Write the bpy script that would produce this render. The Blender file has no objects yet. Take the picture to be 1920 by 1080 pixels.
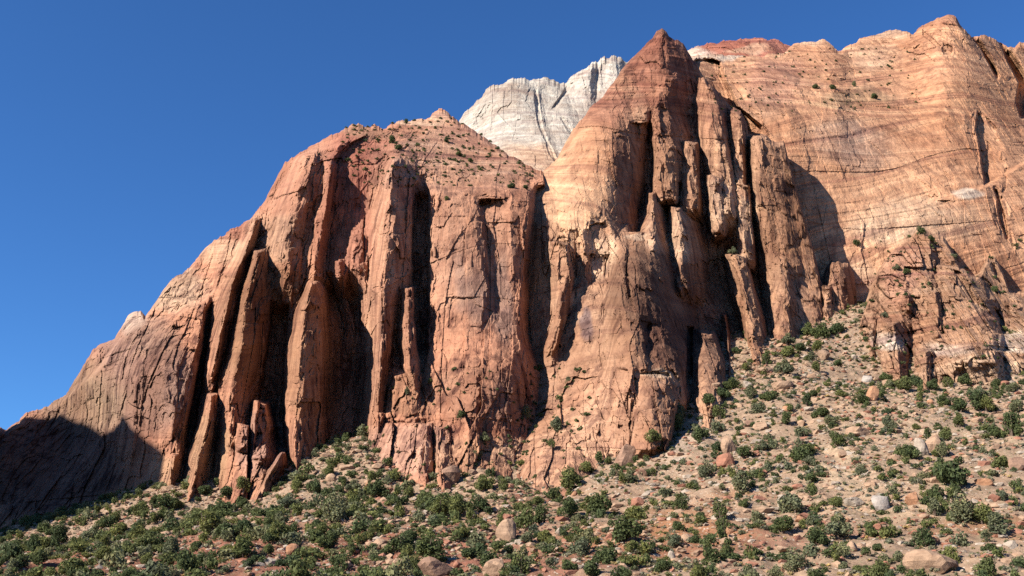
import bpy, bmesh, math, random
import numpy as np
from mathutils import Vector, Matrix, Euler

random.seed(7)
RNG = np.random.default_rng(7)
scene = bpy.context.scene
COL = scene.collection
R = math.radians

# ------------------------------------------------------------------ camera, sky, sun, exposure
PITCH = 18.0
FPX = 1866.0                                  # focal length in photo pixels (photo is 1920 wide)
cam_data = bpy.data.cameras.new("camera")
cam_data.sensor_width = 36.0
cam_data.lens = 36.0 * FPX / 1920.0
cam_data.clip_start = 0.5
cam_data.clip_end = 30000
cam = bpy.data.objects.new("camera", cam_data)
COL.objects.link(cam)
cam.location = (0, 0, 0)
cam.rotation_euler = (R(90 + PITCH), 0, 0)
scene.camera = cam

SUN_EL, SUN_AZ = 34.0, 57.0                   # azimuth: degrees to the left of straight behind the camera
sdir = Vector((-math.sin(R(SUN_AZ)) * math.cos(R(SUN_EL)), -math.cos(R(SUN_AZ)) * math.cos(R(SUN_EL)), math.sin(R(SUN_EL))))
world = bpy.data.worlds.new("World")
scene.world = world
world.use_nodes = True
wn = world.node_tree
wn.nodes.clear()
wo = wn.nodes.new("ShaderNodeOutputWorld")
wb = wn.nodes.new("ShaderNodeBackground")
sky = wn.nodes.new("ShaderNodeTexSky")
sky.sky_type = 'NISHITA'
sky.sun_disc = False
sky.sun_elevation = R(SUN_EL)
sky.sun_rotation = math.atan2(sdir.x, sdir.y)
sky.altitude = 1500
sky.air_density = 1.0
sky.dust_density = 0.3
sky.ozone_density = 1.8
wb.inputs['Strength'].default_value = 0.05
grade = wn.nodes.new("ShaderNodeMix")            # clear high-desert air: a deeper blue than the model's own
grade.data_type = 'RGBA'; grade.blend_type = 'MULTIPLY'; grade.inputs[0].default_value = 1.0
grade.inputs[7].default_value = (0.44, 0.88, 1.41, 1)
wn.links.new(sky.outputs[0], grade.inputs[6])
wn.links.new(grade.outputs[2], wb.inputs[0])
wn.links.new(wb.outputs[0], wo.inputs[0])
sun_d = bpy.data.lights.new("sun", 'SUN')
sun_d.energy = 5.0
sun_d.angle = R(0.5)
sun_d.color = (1.0, 0.93, 0.83)
sun = bpy.data.objects.new("sun", sun_d)
COL.objects.link(sun)
sun.rotation_euler = sdir.to_track_quat('Z', 'Y').to_euler()
scene.view_settings.view_transform = 'Standard'
scene.view_settings.look = 'None'
scene.view_settings.exposure = 1.25
scene.view_settings.gamma = 1.0
scene.cycles.max_bounces = 6
scene.cycles.diffuse_bounces = 1
scene.cycles.use_denoising = False

# ------------------------------------------------------------------ numeric helpers
CP, SP = math.cos(R(PITCH)), math.sin(R(PITCH))


def ray(u, v):
    xc = (np.asarray(u, float) - 960) / FPX
    yc = (540 - np.asarray(v, float)) / FPX
    return np.stack(np.broadcast_arrays(xc, CP - yc * SP, SP + yc * CP), -1)


def at(u, v, Y):
    """world point seen at photo pixel (u, v) standing Y metres ahead"""
    r = ray(u, v)
    return r * (np.asarray(Y, float) / r[..., 1])[..., None]


def _hash(ix, iy, seed):
    h = (ix.astype(np.int64) * 374761393 + iy.astype(np.int64) * 668265263 + seed * 1442695041) & 0xFFFFFFFF
    h = ((h ^ (h >> 13)) * 1274126177) & 0xFFFFFFFF
    h = ((h ^ (h >> 16)) * 2246822519) & 0xFFFFFFFF
    return ((h ^ (h >> 15)) & 0xFFFFFF).astype(np.float32) / np.float32(0xFFFFFF)


def noise2(x, y, seed=0):
    """gradient-free smooth value noise, -1..1"""
    x0 = np.floor(x); y0 = np.floor(y)
    fx = (x - x0).astype(np.float32); fy = (y - y0).astype(np.float32)
    fx = fx * fx * fx * (fx * (fx * 6 - 15) + 10); fy = fy * fy * fy * (fy * (fy * 6 - 15) + 10)
    a = _hash(x0, y0, seed); b = _hash(x0 + 1, y0, seed); c = _hash(x0, y0 + 1, seed); d = _hash(x0 + 1, y0 + 1, seed)
    return 2 * ((a + (b - a) * fx) * (1 - fy) + (c + (d - c) * fx) * fy) - 1


def fbm(x, y, seed=0, octv=4, gain=0.5, lac=2.07):
    t = 0; a = 1; s = 0
    for i in range(octv):
        t = t + a * noise2(x, y, seed + i * 17); s += a
        x = x * lac + 13.7; y = y * lac + 5.3; a *= gain
    return t / s


def noise1(x, seed=0):
    return noise2(x, np.zeros_like(x) + 0.37, seed)


def cells(x, y, seed=0, box=False):
    """jittered Voronoi: nearest cell's id hashes, offset from its centre, and gap to the second nearest"""
    ix = np.floor(x); iy = np.floor(y)
    d1 = np.full(x.shape, 1e9, np.float32); d2 = d1.copy()
    cx = np.zeros(x.shape, np.float32); cy = cx.copy(); ox = cx.copy(); oy = cx.copy()
    for i in (-1, 0, 1):
        for j in (-1, 0, 1):
            gx = ix + i; gy = iy + j
            px = gx + 0.1 + 0.8 * _hash(gx, gy, seed); py = gy + 0.1 + 0.8 * _hash(gx, gy, seed + 91)
            dx = (x - px).astype(np.float32); dy = (y - py).astype(np.float32)
            d = np.maximum(np.abs(dx), np.abs(dy)) ** 2 + 0.12 * (dx * dx + dy * dy) if box else dx * dx + dy * dy
            n = d < d1
            d2 = np.where(n, d1, np.minimum(d2, d))
            d1 = np.where(n, d, d1)
            cx = np.where(n, gx, cx); cy = np.where(n, gy, cy); ox = np.where(n, dx, ox); oy = np.where(n, dy, oy)
    return cx, cy, ox, oy, np.sqrt(d2) - np.sqrt(d1)


def facets(x, z, w, h, seed, off=1.0, tilt=1.0, crack=0.0):
    """broken rock: every joint block gets its own plane (offset and tilt), metres towards the viewer"""
    wx = x + w * 0.10 * fbm(x / w * 0.9, z / h * 0.9, seed + 5, 3)
    wz = z + h * 0.10 * fbm(x / w * 0.9 + 40, z / h * 0.9, seed + 6, 3)
    cx, cy, ox, oy, gap = cells(wx / w, wz / h, seed, True)
    o = 2 * _hash(cx, cy, seed + 1) - 1
    tx = 2 * _hash(cx, cy, seed + 2) - 1
    tz = 2 * _hash(cx, cy, seed + 3) - 1
    d = off * o + tilt * (tx * ox + 0.6 * tz * oy)
    if crack:
        d = d - crack * np.clip(1 - gap / 0.07, 0, 1)
    return d


def plane_blocks(x, z, f, w, h, seed, tol):
    """replace a smooth relief f by the plane that fits it best inside every joint block"""
    wx = x + w * 0.25 * fbm(x / w, z / h, seed + 5, 3); wz = z + h * 0.2 * fbm(x / w + 40, z / h, seed + 6, 3)
    cx, cy, ox, oy, gap = cells(wx / w, wz / h, seed, True)
    key = (cx.astype(np.int64) + 5000) * 20000 + cy.astype(np.int64) + 5000
    _, inv = np.unique(key.ravel(), return_inverse=True)
    n = inv.max() + 1
    X, Z, F = x.ravel(), z.ravel(), f.ravel()
    B = lambda q: np.bincount(inv, q, n)
    c = np.maximum(B(np.ones_like(X)), 1)
    mx, mz, mf = B(X) / c, B(Z) / c, B(F) / c
    dx, dz, df = X - mx[inv], Z - mz[inv], F - mf[inv]
    sxx, szz, sxz, sxf, szf = B(dx * dx) + 1e-3, B(dz * dz) + 1e-3, B(dx * dz), B(dx * df), B(dz * df)
    det = np.maximum(sxx * szz - sxz * sxz, 1e-4 * sxx * szz)
    a = (sxf * szz - szf * sxz) / det; b = (szf * sxx - sxf * sxz) / det
    fit = (mf[inv] + np.clip(a, -6, 6)[inv] * dx + np.clip(b, -3, 3)[inv] * dz).reshape(f.shape)
    k = 1 / (1 + ((fit - f) / tol) ** 4)
    return f + k * (fit - f)


def sstep(a, b, x):
    t = np.clip((x - a) / (b - a + 1e-9), 0, 1)
    return t * t * (3 - 2 * t)


class TPS:
    """thin plate spline through scattered control values"""
    def __init__(self, pts, scale, reg=1e-4):
        p = np.array(pts, float)
        self.s = scale
        self.c = p[:, :2] / scale
        n = len(p)
        K = self.k(self.c, self.c) + reg * np.eye(n)
        P = np.c_[np.ones(n), self.c]
        A = np.block([[K, P], [P.T, np.zeros((3, 3))]])
        self.w = np.linalg.solve(A, np.r_[p[:, 2], 0, 0, 0])

    def k(self, a, b):
        d2 = ((a[:, None, :] - b[None]) ** 2).sum(-1)
        return 0.5 * d2 * np.log(d2 + 1e-12)

    def __call__(self, x, y):
        x = np.asarray(x, float) / self.s; y = np.asarray(y, float) / self.s
        n = len(self.c)
        out = self.w[n] + self.w[n + 1] * x + self.w[n + 2] * y
        for i in range(n):
            d2 = (x - self.c[i, 0]) ** 2 + (y - self.c[i, 1]) ** 2
            out = out + self.w[i] * 0.5 * d2 * np.log(d2 + 1e-12)
        return out


def mesh_from_arrays(name, verts, faces, mat=None, smooth=True, attrs=None, colors=None):
    """faces: int array (n, 3 or 4)"""
    me = bpy.data.meshes.new(name)
    verts = np.ascontiguousarray(verts, np.float32); faces = np.ascontiguousarray(faces, np.int32)
    k = faces.shape[1]
    me.vertices.add(len(verts)); me.vertices.foreach_set("co", verts.ravel())
    me.loops.add(faces.size); me.loops.foreach_set("vertex_index", faces.ravel())
    me.polygons.add(len(faces))
    me.polygons.foreach_set("loop_start", np.arange(0, faces.size, k, dtype=np.int32))
    try:
        me.polygons.foreach_set("loop_total", np.full(len(faces), k, np.int32))
    except Exception:
        pass
    me.polygons.foreach_set("use_smooth", np.full(len(faces), smooth, bool))
    for an, arr in (attrs or {}).items():
        a = me.attributes.new(an, 'FLOAT', 'POINT'); a.data.foreach_set("value", np.ascontiguousarray(arr, np.float32).ravel())
    for cn, arr in (colors or {}).items():
        arr = np.ascontiguousarray(arr, np.float32).reshape(-1, 3)
        a = me.color_attributes.new(cn, 'FLOAT_COLOR', 'POINT')
        a.data.foreach_set("color", np.c_[arr, np.ones(len(arr), np.float32)].ravel())
    me.update(calc_edges=True)
    me.validate(verbose=False)
    if mat:
        me.materials.append(mat)
    return me


def link(name, me, parent=None):
    o = bpy.data.objects.new(name, me)
    COL.objects.link(o)
    if parent:
        o.parent = parent
    return o


def tag(o, label=None, cat=None, group=None, kind=None):
    if label: o["label"] = label
    if cat: o["category"] = cat
    if group: o["group"] = group
    if kind: o["kind"] = kind
    return o


def grid_faces(nr, nc):
    i = np.arange(nr * nc).reshape(nr, nc)
    return np.stack([i[:-1, :-1], i[1:, :-1], i[1:, 1:], i[:-1, 1:]], -1).reshape(-1, 4)


# ------------------------------------------------------------------ materials
def nt(name):
    m = bpy.data.materials.new(name)
    m.use_nodes = True
    t = m.node_tree
    t.nodes.clear()
    out = t.nodes.new("ShaderNodeOutputMaterial")
    b = t.nodes.new("ShaderNodeBsdfPrincipled")
    b.inputs['Roughness'].default_value = 0.95
    b.inputs['Specular IOR Level'].default_value = 0.12
    t.links.new(b.outputs[0], out.inputs[0])
    return m, t, b


def N(t, kind, **kw):
    n = t.nodes.new(kind)
    for k, val in kw.items():
        setattr(n, k, val)
    return n


def mul(t, a, b, fac=1.0, blend='MULTIPLY'):
    n = t.nodes.new("ShaderNodeMix")
    n.data_type = 'RGBA'; n.blend_type = blend
    if isinstance(fac, (int, float)): n.inputs[0].default_value = fac
    else: t.links.new(fac, n.inputs[0])
    for s, x in ((6, a), (7, b)):
        if isinstance(x, tuple): n.inputs[s].default_value = (*x, 1)
        else: t.links.new(x, n.inputs[s])
    return n.outputs[2]


def ramp(t, fac, stops):
    n = t.nodes.new("ShaderNodeValToRGB")
    e = n.color_ramp.elements
    while len(e) < len(stops): e.new(0.5)
    for i, (p, c) in enumerate(stops):
        e[i].position = p
        e[i].color = (*c, 1) if isinstance(c, tuple) else (c, c, c, 1)
    t.links.new(fac, n.inputs[0])
    return n.outputs[0]


def noise_node(t, scale, vec=None, detail=4, rough=0.55, dims='3D', w=None):
    n = t.nodes.new("ShaderNodeTexNoise")
    n.noise_dimensions = dims
    n.inputs['Scale'].default_value = scale
    n.inputs['Detail'].default_value = detail
    n.inputs['Roughness'].default_value = rough
    if vec is not None: t.links.new(vec, n.inputs['Vector'])
    if w is not None: t.links.new(w, n.inputs['W'])
    return n.outputs['Fac']


def mapping(t, vec, scale):
    n = t.nodes.new("ShaderNodeMapping")
    n.inputs['Scale'].default_value = scale
    t.links.new(vec, n.inputs[0])
    return n.outputs[0]


def rock_material(name):
    m, t, b = nt(name)
    pos = N(t, "ShaderNodeNewGeometry").outputs['Position']
    col = N(t, "ShaderNodeVertexColor", layer_name="rock_colour").outputs[0]
    bed = N(t, "ShaderNodeAttribute", attribute_name="bed").outputs['Fac']
    bs = N(t, "ShaderNodeAttribute", attribute_name="bedding").outputs['Fac']
    var = N(t, "ShaderNodeAttribute", attribute_name="varnish").outputs['Fac']
    # bedding lines that follow the rock's own layers
    l1 = ramp(t, noise_node(t, 0.55, dims='1D', w=bed, detail=5, rough=0.65), [(0.3, 0.60), (0.5, 1.0), (0.7, 1.28)])
    pm = ramp(t, noise_node(t, 0.03, mapping(t, pos, (1, 1, 2.2)), detail=4), [(0.36, 0.25), (0.6, 1.0)])
    bm_ = N(t, "ShaderNodeMath", operation='MULTIPLY'); t.links.new(bs, bm_.inputs[0]); t.links.new(pm, bm_.inputs[1])
    c = mul(t, col, l1, bm_.outputs[0])
    l2 = ramp(t, noise_node(t, 0.11, dims='1D', w=bed, detail=3, rough=0.6), [(0.28, (0.70, 0.60, 0.64)), (0.48, (1, 0.96, 0.93)), (0.72, (1.22, 1.27, 1.28))])
    c = mul(t, c, l2, bs)
    big = noise_node(t, 0.022, mapping(t, pos, (1, 1, 0.55)), detail=5, rough=0.55)
    c = mul(t, c, ramp(t, big, [(0.34, (0.82, 0.74, 0.70)), (0.5, (1, 1, 1)), (0.66, (1.20, 1.24, 1.24))]), 0.9)
    stl = noise_node(t, 1.0, mapping(t, pos, (0.16, 0.16, 0.012)), detail=5, rough=0.6)
    c = mul(t, c, ramp(t, stl, [(0.33, (0.72, 0.66, 0.67)), (0.48, (1, 1, 1)), (0.64, (1.20, 1.22, 1.22))]), 0.8)
    # desert varnish running down the face
    st = noise_node(t, 1.0, mapping(t, pos, (0.30, 0.30, 0.022)), detail=6, rough=0.65)
    sm = ramp(t, st, [(0.46, 0.0), (0.60, 1.0)])
    patch = ramp(t, noise_node(t, 0.045, pos, detail=4), [(0.39, 0.0), (0.55, 1.0)])
    f = N(t, "ShaderNodeMath", operation='MULTIPLY'); t.links.new(sm, f.inputs[0]); t.links.new(patch, f.inputs[1])
    f2 = N(t, "ShaderNodeMath", operation='MULTIPLY', use_clamp=True); t.links.new(f.outputs[0], f2.inputs[0]); t.links.new(var, f2.inputs[1])
    c = mul(t, c, (0.36, 0.32, 0.36), f2.outputs[0])
    # blotches and grain
    c = mul(t, c, ramp(t, noise_node(t, 0.12, pos, detail=6, rough=0.6), [(0.3, (0.80, 0.76, 0.74)), (0.5, (1, 1, 1)), (0.72, (1.14, 1.12, 1.06))]), 0.8)
    c = mul(t, c, ramp(t, noise_node(t, 1.3, pos, detail=4, rough=0.6), [(0.25, 0.74), (0.5, 1.0), (0.75, 1.2)]), 0.55)
    t.links.new(c, b.inputs['Base Color'])
    bump = N(t, "ShaderNodeBump"); bump.inputs['Strength'].default_value = 0.75; bump.inputs['Distance'].default_value = 0.9
    h1 = noise_node(t, 0.55, mapping(t, pos, (1, 1, 0.8)), detail=8, rough=0.62)
    t.links.new(h1, bump.inputs['Height'])
    t.links.new(bump.outputs[0], b.inputs['Normal'])
    return m


ROCK = rock_material("sandstone")

# ------------------------------------------------------------------ cliffs
SHEETS = []


def interp_rows(rows, V):
    r = np.array(rows, float)
    return [np.interp(V, r[:, 0], r[:, k]) for k in range(1, r.shape[1])]


def buttress(U, V, rows, H, top=10, bot=None, p=1.35, q=1.25, seed=0, wob=1.8):
    """a rib or pillar: rows of (v, left foot, crest, right foot); H metres proud at the crest"""
    L, C, Rr = interp_rows(rows, V)
    j = lambda s, a: a * (fbm(V / 34.0, V * 0 + s, seed * 7 + s, 3) + 0.18 * noise1(V / 7.0 + s * 3.1, seed * 11 + s))
    L = L + j(1, wob); C = C + j(2, wob * 0.8); Rr = Rr + j(3, wob)
    C = np.maximum(C, L + 1.5); Rr = np.maximum(Rr, C + 1.5)
    v0 = rows[0][0]; v1 = rows[-1][0]
    Hh = H if np.isscalar(H) else np.interp(V, [r[0] for r in rows], H)
    Hh = Hh * (1 + 0.10 * noise1(V / 19.0, seed * 13 + 4) + 0.02 * noise1(V / 6.0, seed * 13 + 5))
    t = np.clip((U - L) / (C - L), 0, 1); s = np.clip((U - C) / (Rr - C), 0, 1)
    prof = np.where(U <= C, 1 - (1 - t) ** p, 1 - s ** q)
    prof = np.where((U < L) | (U > Rr), 0, prof)
    e = sstep(v0 - 2, v0 + top, V + 0.35 * np.abs(U - np.interp(v0, [r[0] for r in rows], [r[2] for r in rows])))
    e = np.where(V < v0 - 2, 0, e)
    if bot: e = e * (1 - sstep(v1 - bot, v1 + 2.2 * bot, V))
    return Hh * prof * e


def recess(U, V, rows, D, el=3, er=25, top=8, bot=40, seed=0, wob=2.5):
    """a hollow: rows of (v, left lip, right lip); D metres deep, steep lip on the left"""
    L, Rr = interp_rows(rows, V)
    L = L + wob * fbm(V / 22.0, V * 0, seed * 5 + 1, 3); Rr = Rr + wob * fbm(V / 22.0, V * 0, seed * 5 + 2, 3)
    e = sstep(0, 1, (U - L) / el) * sstep(0, 1, (Rr - U) / er)
    v0, v1 = rows[0][0], rows[-1][0]
    return D * e * sstep(v0, v0 + top, V) * (1 - sstep(v1 - bot, v1, V))


ALB = 0.54


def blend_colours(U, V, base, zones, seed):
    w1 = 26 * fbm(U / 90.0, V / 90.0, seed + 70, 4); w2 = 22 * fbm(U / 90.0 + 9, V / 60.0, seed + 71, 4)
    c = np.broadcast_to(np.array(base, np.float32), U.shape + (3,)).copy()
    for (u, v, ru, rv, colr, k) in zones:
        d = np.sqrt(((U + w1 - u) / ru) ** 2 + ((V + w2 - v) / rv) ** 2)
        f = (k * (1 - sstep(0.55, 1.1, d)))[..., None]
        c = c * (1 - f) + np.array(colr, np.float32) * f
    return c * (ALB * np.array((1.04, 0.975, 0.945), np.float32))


def sheet(name, u0, u1, vt, vbot, ctrl, feats, base_col, zones, seed, step=1.3, rough=None, smoothness=None, bedamp=None,
          varnish=None, dip=0.0, setrange=(-0.22, 0.22), roundtop=(14, 10), jag=3.0, extra=None, back=(8, 45, 160), dz=(0.0, -6.0, -60.0), blocky=1.0, bsize=1.0, setoff=1.2):
    nu = int((u1 - u0) / step) + 1
    us = np.linspace(u0, u1, nu)
    v_top = np.interp(us, [p[0] for p in vt], [p[1] for p in vt])
    v_top = v_top + jag * (fbm(us / 26.0, us * 0, seed + 3, 3) + 0.5 * np.round(2 * noise1(us / 6.0, seed + 4)) / 2 + 0.5 * np.round(1.5 * noise1(us / 15.0, seed + 6)))
    nv = int((vbot - v_top.min()) / step) + 1
    s = np.linspace(0, 1, nv)
    U = np.broadcast_to(us, (nv, nu)).copy()
    V = v_top[None] + s[:, None] * (vbot - v_top[None])
    Yb = TPS(ctrl, 500.0)(U, V)
    P = at(U, V, Yb)
    x, z = P[..., 0], P[..., 2]
    # bedding: sets of layers, each set with its own dip
    zs = z + 11 * fbm(x / 130.0, z / 80.0, seed + 20, 3) + dip * x
    setn = np.floor(zs / 19.0 + 0.9 * noise2(x / 95.0, zs / 45.0, seed + 22))
    setdip = setrange[0] + (setrange[1] - setrange[0]) * _hash(setn, setn * 0, seed + 23)
    bed = zs + setdip * x + 1.2 * fbm(x / 25.0, z / 12.0, seed + 24, 3) + setn * 3.3
    rg = rough(U, V) if rough else np.ones_like(U)
    ba = bedamp(U, V) if bedamp else np.ones_like(U)
    # joint blocks, fluting, ledges
    d = rg * (facets(x, z, 15, 38, seed + 30, 1.9, 1.7) + facets(x, z, 6.0, 13, seed + 40, 0.95, 0.8, 0.2) + facets(x, z, 2.3, 4.4, seed + 50, 0.36, 0.4, 0.2))
    d = d + rg * (facets(x, z, 8.5, 70, seed + 67, 0.9, 1.6, 0.3))
    d = d + rg * (0.9 * fbm(x / 5.0, z / 60.0, seed + 60, 4) + 0.5 * fbm(x / 2.0, z / 4.0, seed + 61, 4))
    b1 = noise1(bed / 3.1, seed + 25); b2 = noise1(bed / 0.95, seed + 26)
    d = d + ba * (0.26 * b1 + 0.16 * b2)
    lmask = sstep(-0.25, 0.35, fbm(x / 45.0, z / 20.0, seed + 28, 3))
    fine = np.floor(bed / 4.6)
    ledge = setoff * (_hash(setn, setn * 0 + 3, seed + 27) * (0.35 + 0.65 * lmask) + 0.38 * lmask * _hash(fine, fine * 0 + 5, seed + 29))
    H = np.zeros_like(U); D = np.zeros_like(U); G = np.zeros_like(U)
    for k, f in enumerate(feats):
        kind = f[0]
        if kind == 'b': H = np.maximum(H, buttress(U, V, f[1], f[2], seed=seed + k, **(f[3] if len(f) > 3 else {})))
        elif kind == 'a': G = G + buttress(U, V, f[1], f[2], seed=seed + k, **(f[3] if len(f) > 3 else {}))
        else: D = D + recess(U, V, f[1], f[2], seed=seed + k, **(f[3] if len(f) > 3 else {}))
    rel = H + G - D
    rel = plane_blocks(x, z, rel - Yb, 9.0 * bsize, 26.0 * bsize, seed + 90, 3.0 * blocky + 0.01) + Yb if blocky else rel
    rel = plane_blocks(x, z, rel - Yb, 4.0 * bsize, 11.0 * bsize, seed + 94, 1.3 * blocky + 0.01) + Yb if blocky else rel
    Y = Yb - rel - d - ledge
    if extra: Y = Y + extra(U, V)
    # the skyline rolls over
    dv = V - v_top[None]
    Y = Y + roundtop[0] * np.clip(1 - dv / roundtop[1], 0, 1) ** 2
    P = at(U, V, Y)
    col = blend_colours(U, V, base_col, zones, seed)
    vr = varnish(U, V) if varnish else np.full_like(U, 0.6)
    # far side of the mass: over the top, back and down
    rows = []
    Y0 = Y[0]
    top = P[0]
    for kk, bk in enumerate(back):
        r = top.copy(); r[:, 1] += bk; r[:, 0] *= 1 + bk / 1500.0
        r[:, 2] += dz[kk] + (2.0 * noise1(us / 9.0, seed + 80 + kk))
        rows.append(r)
    last = rows[-1].copy(); last[:, 2] = -30; last[:, 1] += 20
    rows.append(last)
    PB = np.stack(rows[::-1], 0)
    nb = len(rows)
    allP = np.concatenate([PB, P], 0)
    padc = lambda a: np.concatenate([np.repeat(a[:1], nb, 0), a], 0)
    me = mesh_from_arrays(name, allP.reshape(-1, 3), grid_faces(nv + nb, nu), ROCK, False,
                          {"bed": padc(bed), "bedding": padc(np.clip(0.15 + 0.6 * ba, 0, 1)), "varnish": padc(vr)}, {"rock_colour": padc(col)})
    o = link(name, me)
    SHEETS.append(dict(u0=u0, u1=u1, nu=nu, nv=nv, vt=v_top, vb=vbot, Y=Y))
    return o


def sheet_Y(u, v):
    best = 1e9
    for S in SHEETS:
        if not (S['u0'] <= u <= S['u1']): continue
        i = int(round((u - S['u0']) / (S['u1'] - S['u0']) * (S['nu'] - 1)))
        t = (v - S['vt'][i]) / (S['vb'] - S['vt'][i])
        if t < 0 or t > 1: continue
        best = min(best, float(S['Y'][int(round(t * (S['nv'] - 1))), i]))
    return best


TAN = (0.56, 0.345, 0.215)
ORANGE = (0.52, 0.28, 0.15)
BROWN = (0.30, 0.165, 0.105)
REDB = (0.33, 0.155, 0.10)
RED = (0.34, 0.13, 0.085)
PINK = (0.50, 0.275, 0.195)
DARK = (0.16, 0.095, 0.075)
WHITE = (0.66, 0.60, 0.50)
CREAM = (0.62, 0.47, 0.33)
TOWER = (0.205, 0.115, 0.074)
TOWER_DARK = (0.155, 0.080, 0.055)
SLAB = (0.33, 0.185, 0.112)
PALE = (0.66, 0.46, 0.31)
BOWL = (0.33, 0.125, 0.088)
RIB = (0.29, 0.162, 0.090)
MAUVE = (0.29, 0.185, 0.145)

# ---- left massif
A_top = [(-260, 900), (-120, 860), (-30, 815), (0, 800), (8, 806), (60, 771), (110, 750), (132, 728), (170, 662), (190, 645), (215, 634), (240, 594), (250, 586), (264, 583), (272, 592),
         (286, 570), (320, 525), (350, 506), (390, 462), (420, 440), (468, 409), (490, 384), (510, 350), (535, 306), (560, 284), (600, 262), (640, 246), (672, 234), (690, 237),
         (720, 240), (735, 230), (770, 226), (806, 218), (811, 208), (830, 205), (843, 211), (860, 228), (900, 255), (950, 290), (1000, 315), (1018, 322), (1022, 345), (1040, 380), (1050, 402), (1062, 430)]
A_ctrl = [(-200, 1000, 440), (-200, 880, 470), (-50, 950, 430), (150, 950, 405), (300, 950, 388), (500, 950, 366), (700, 950, 332), (850, 950, 308), (1000, 950, 306),
          (0, 830, 445), (110, 770, 470), (150, 720, 450), (300, 700, 402), (385, 700, 405), (500, 700, 396), (650, 720, 392), (750, 700, 368), (850, 700, 354), (950, 700, 354), (1060, 700, 392),
          (250, 600, 440), (350, 530, 442), (440, 560, 416), (520, 520, 410), (640, 520, 402), (720, 520, 392), (850, 500, 380), (950, 500, 384), (1060, 500, 402),
          (470, 420, 442), (520, 400, 425), (600, 380, 412), (720, 370, 406), (850, 400, 390), (950, 400, 394), (1030, 400, 402),
          (530, 315, 442), (600, 290, 425), (690, 265, 432), (760, 260, 440), (850, 300, 425), (950, 340, 410), (1010, 335, 425), (690, 237, 455), (830, 230, 480), (760, 228, 480), (920, 270, 460)]
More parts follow.
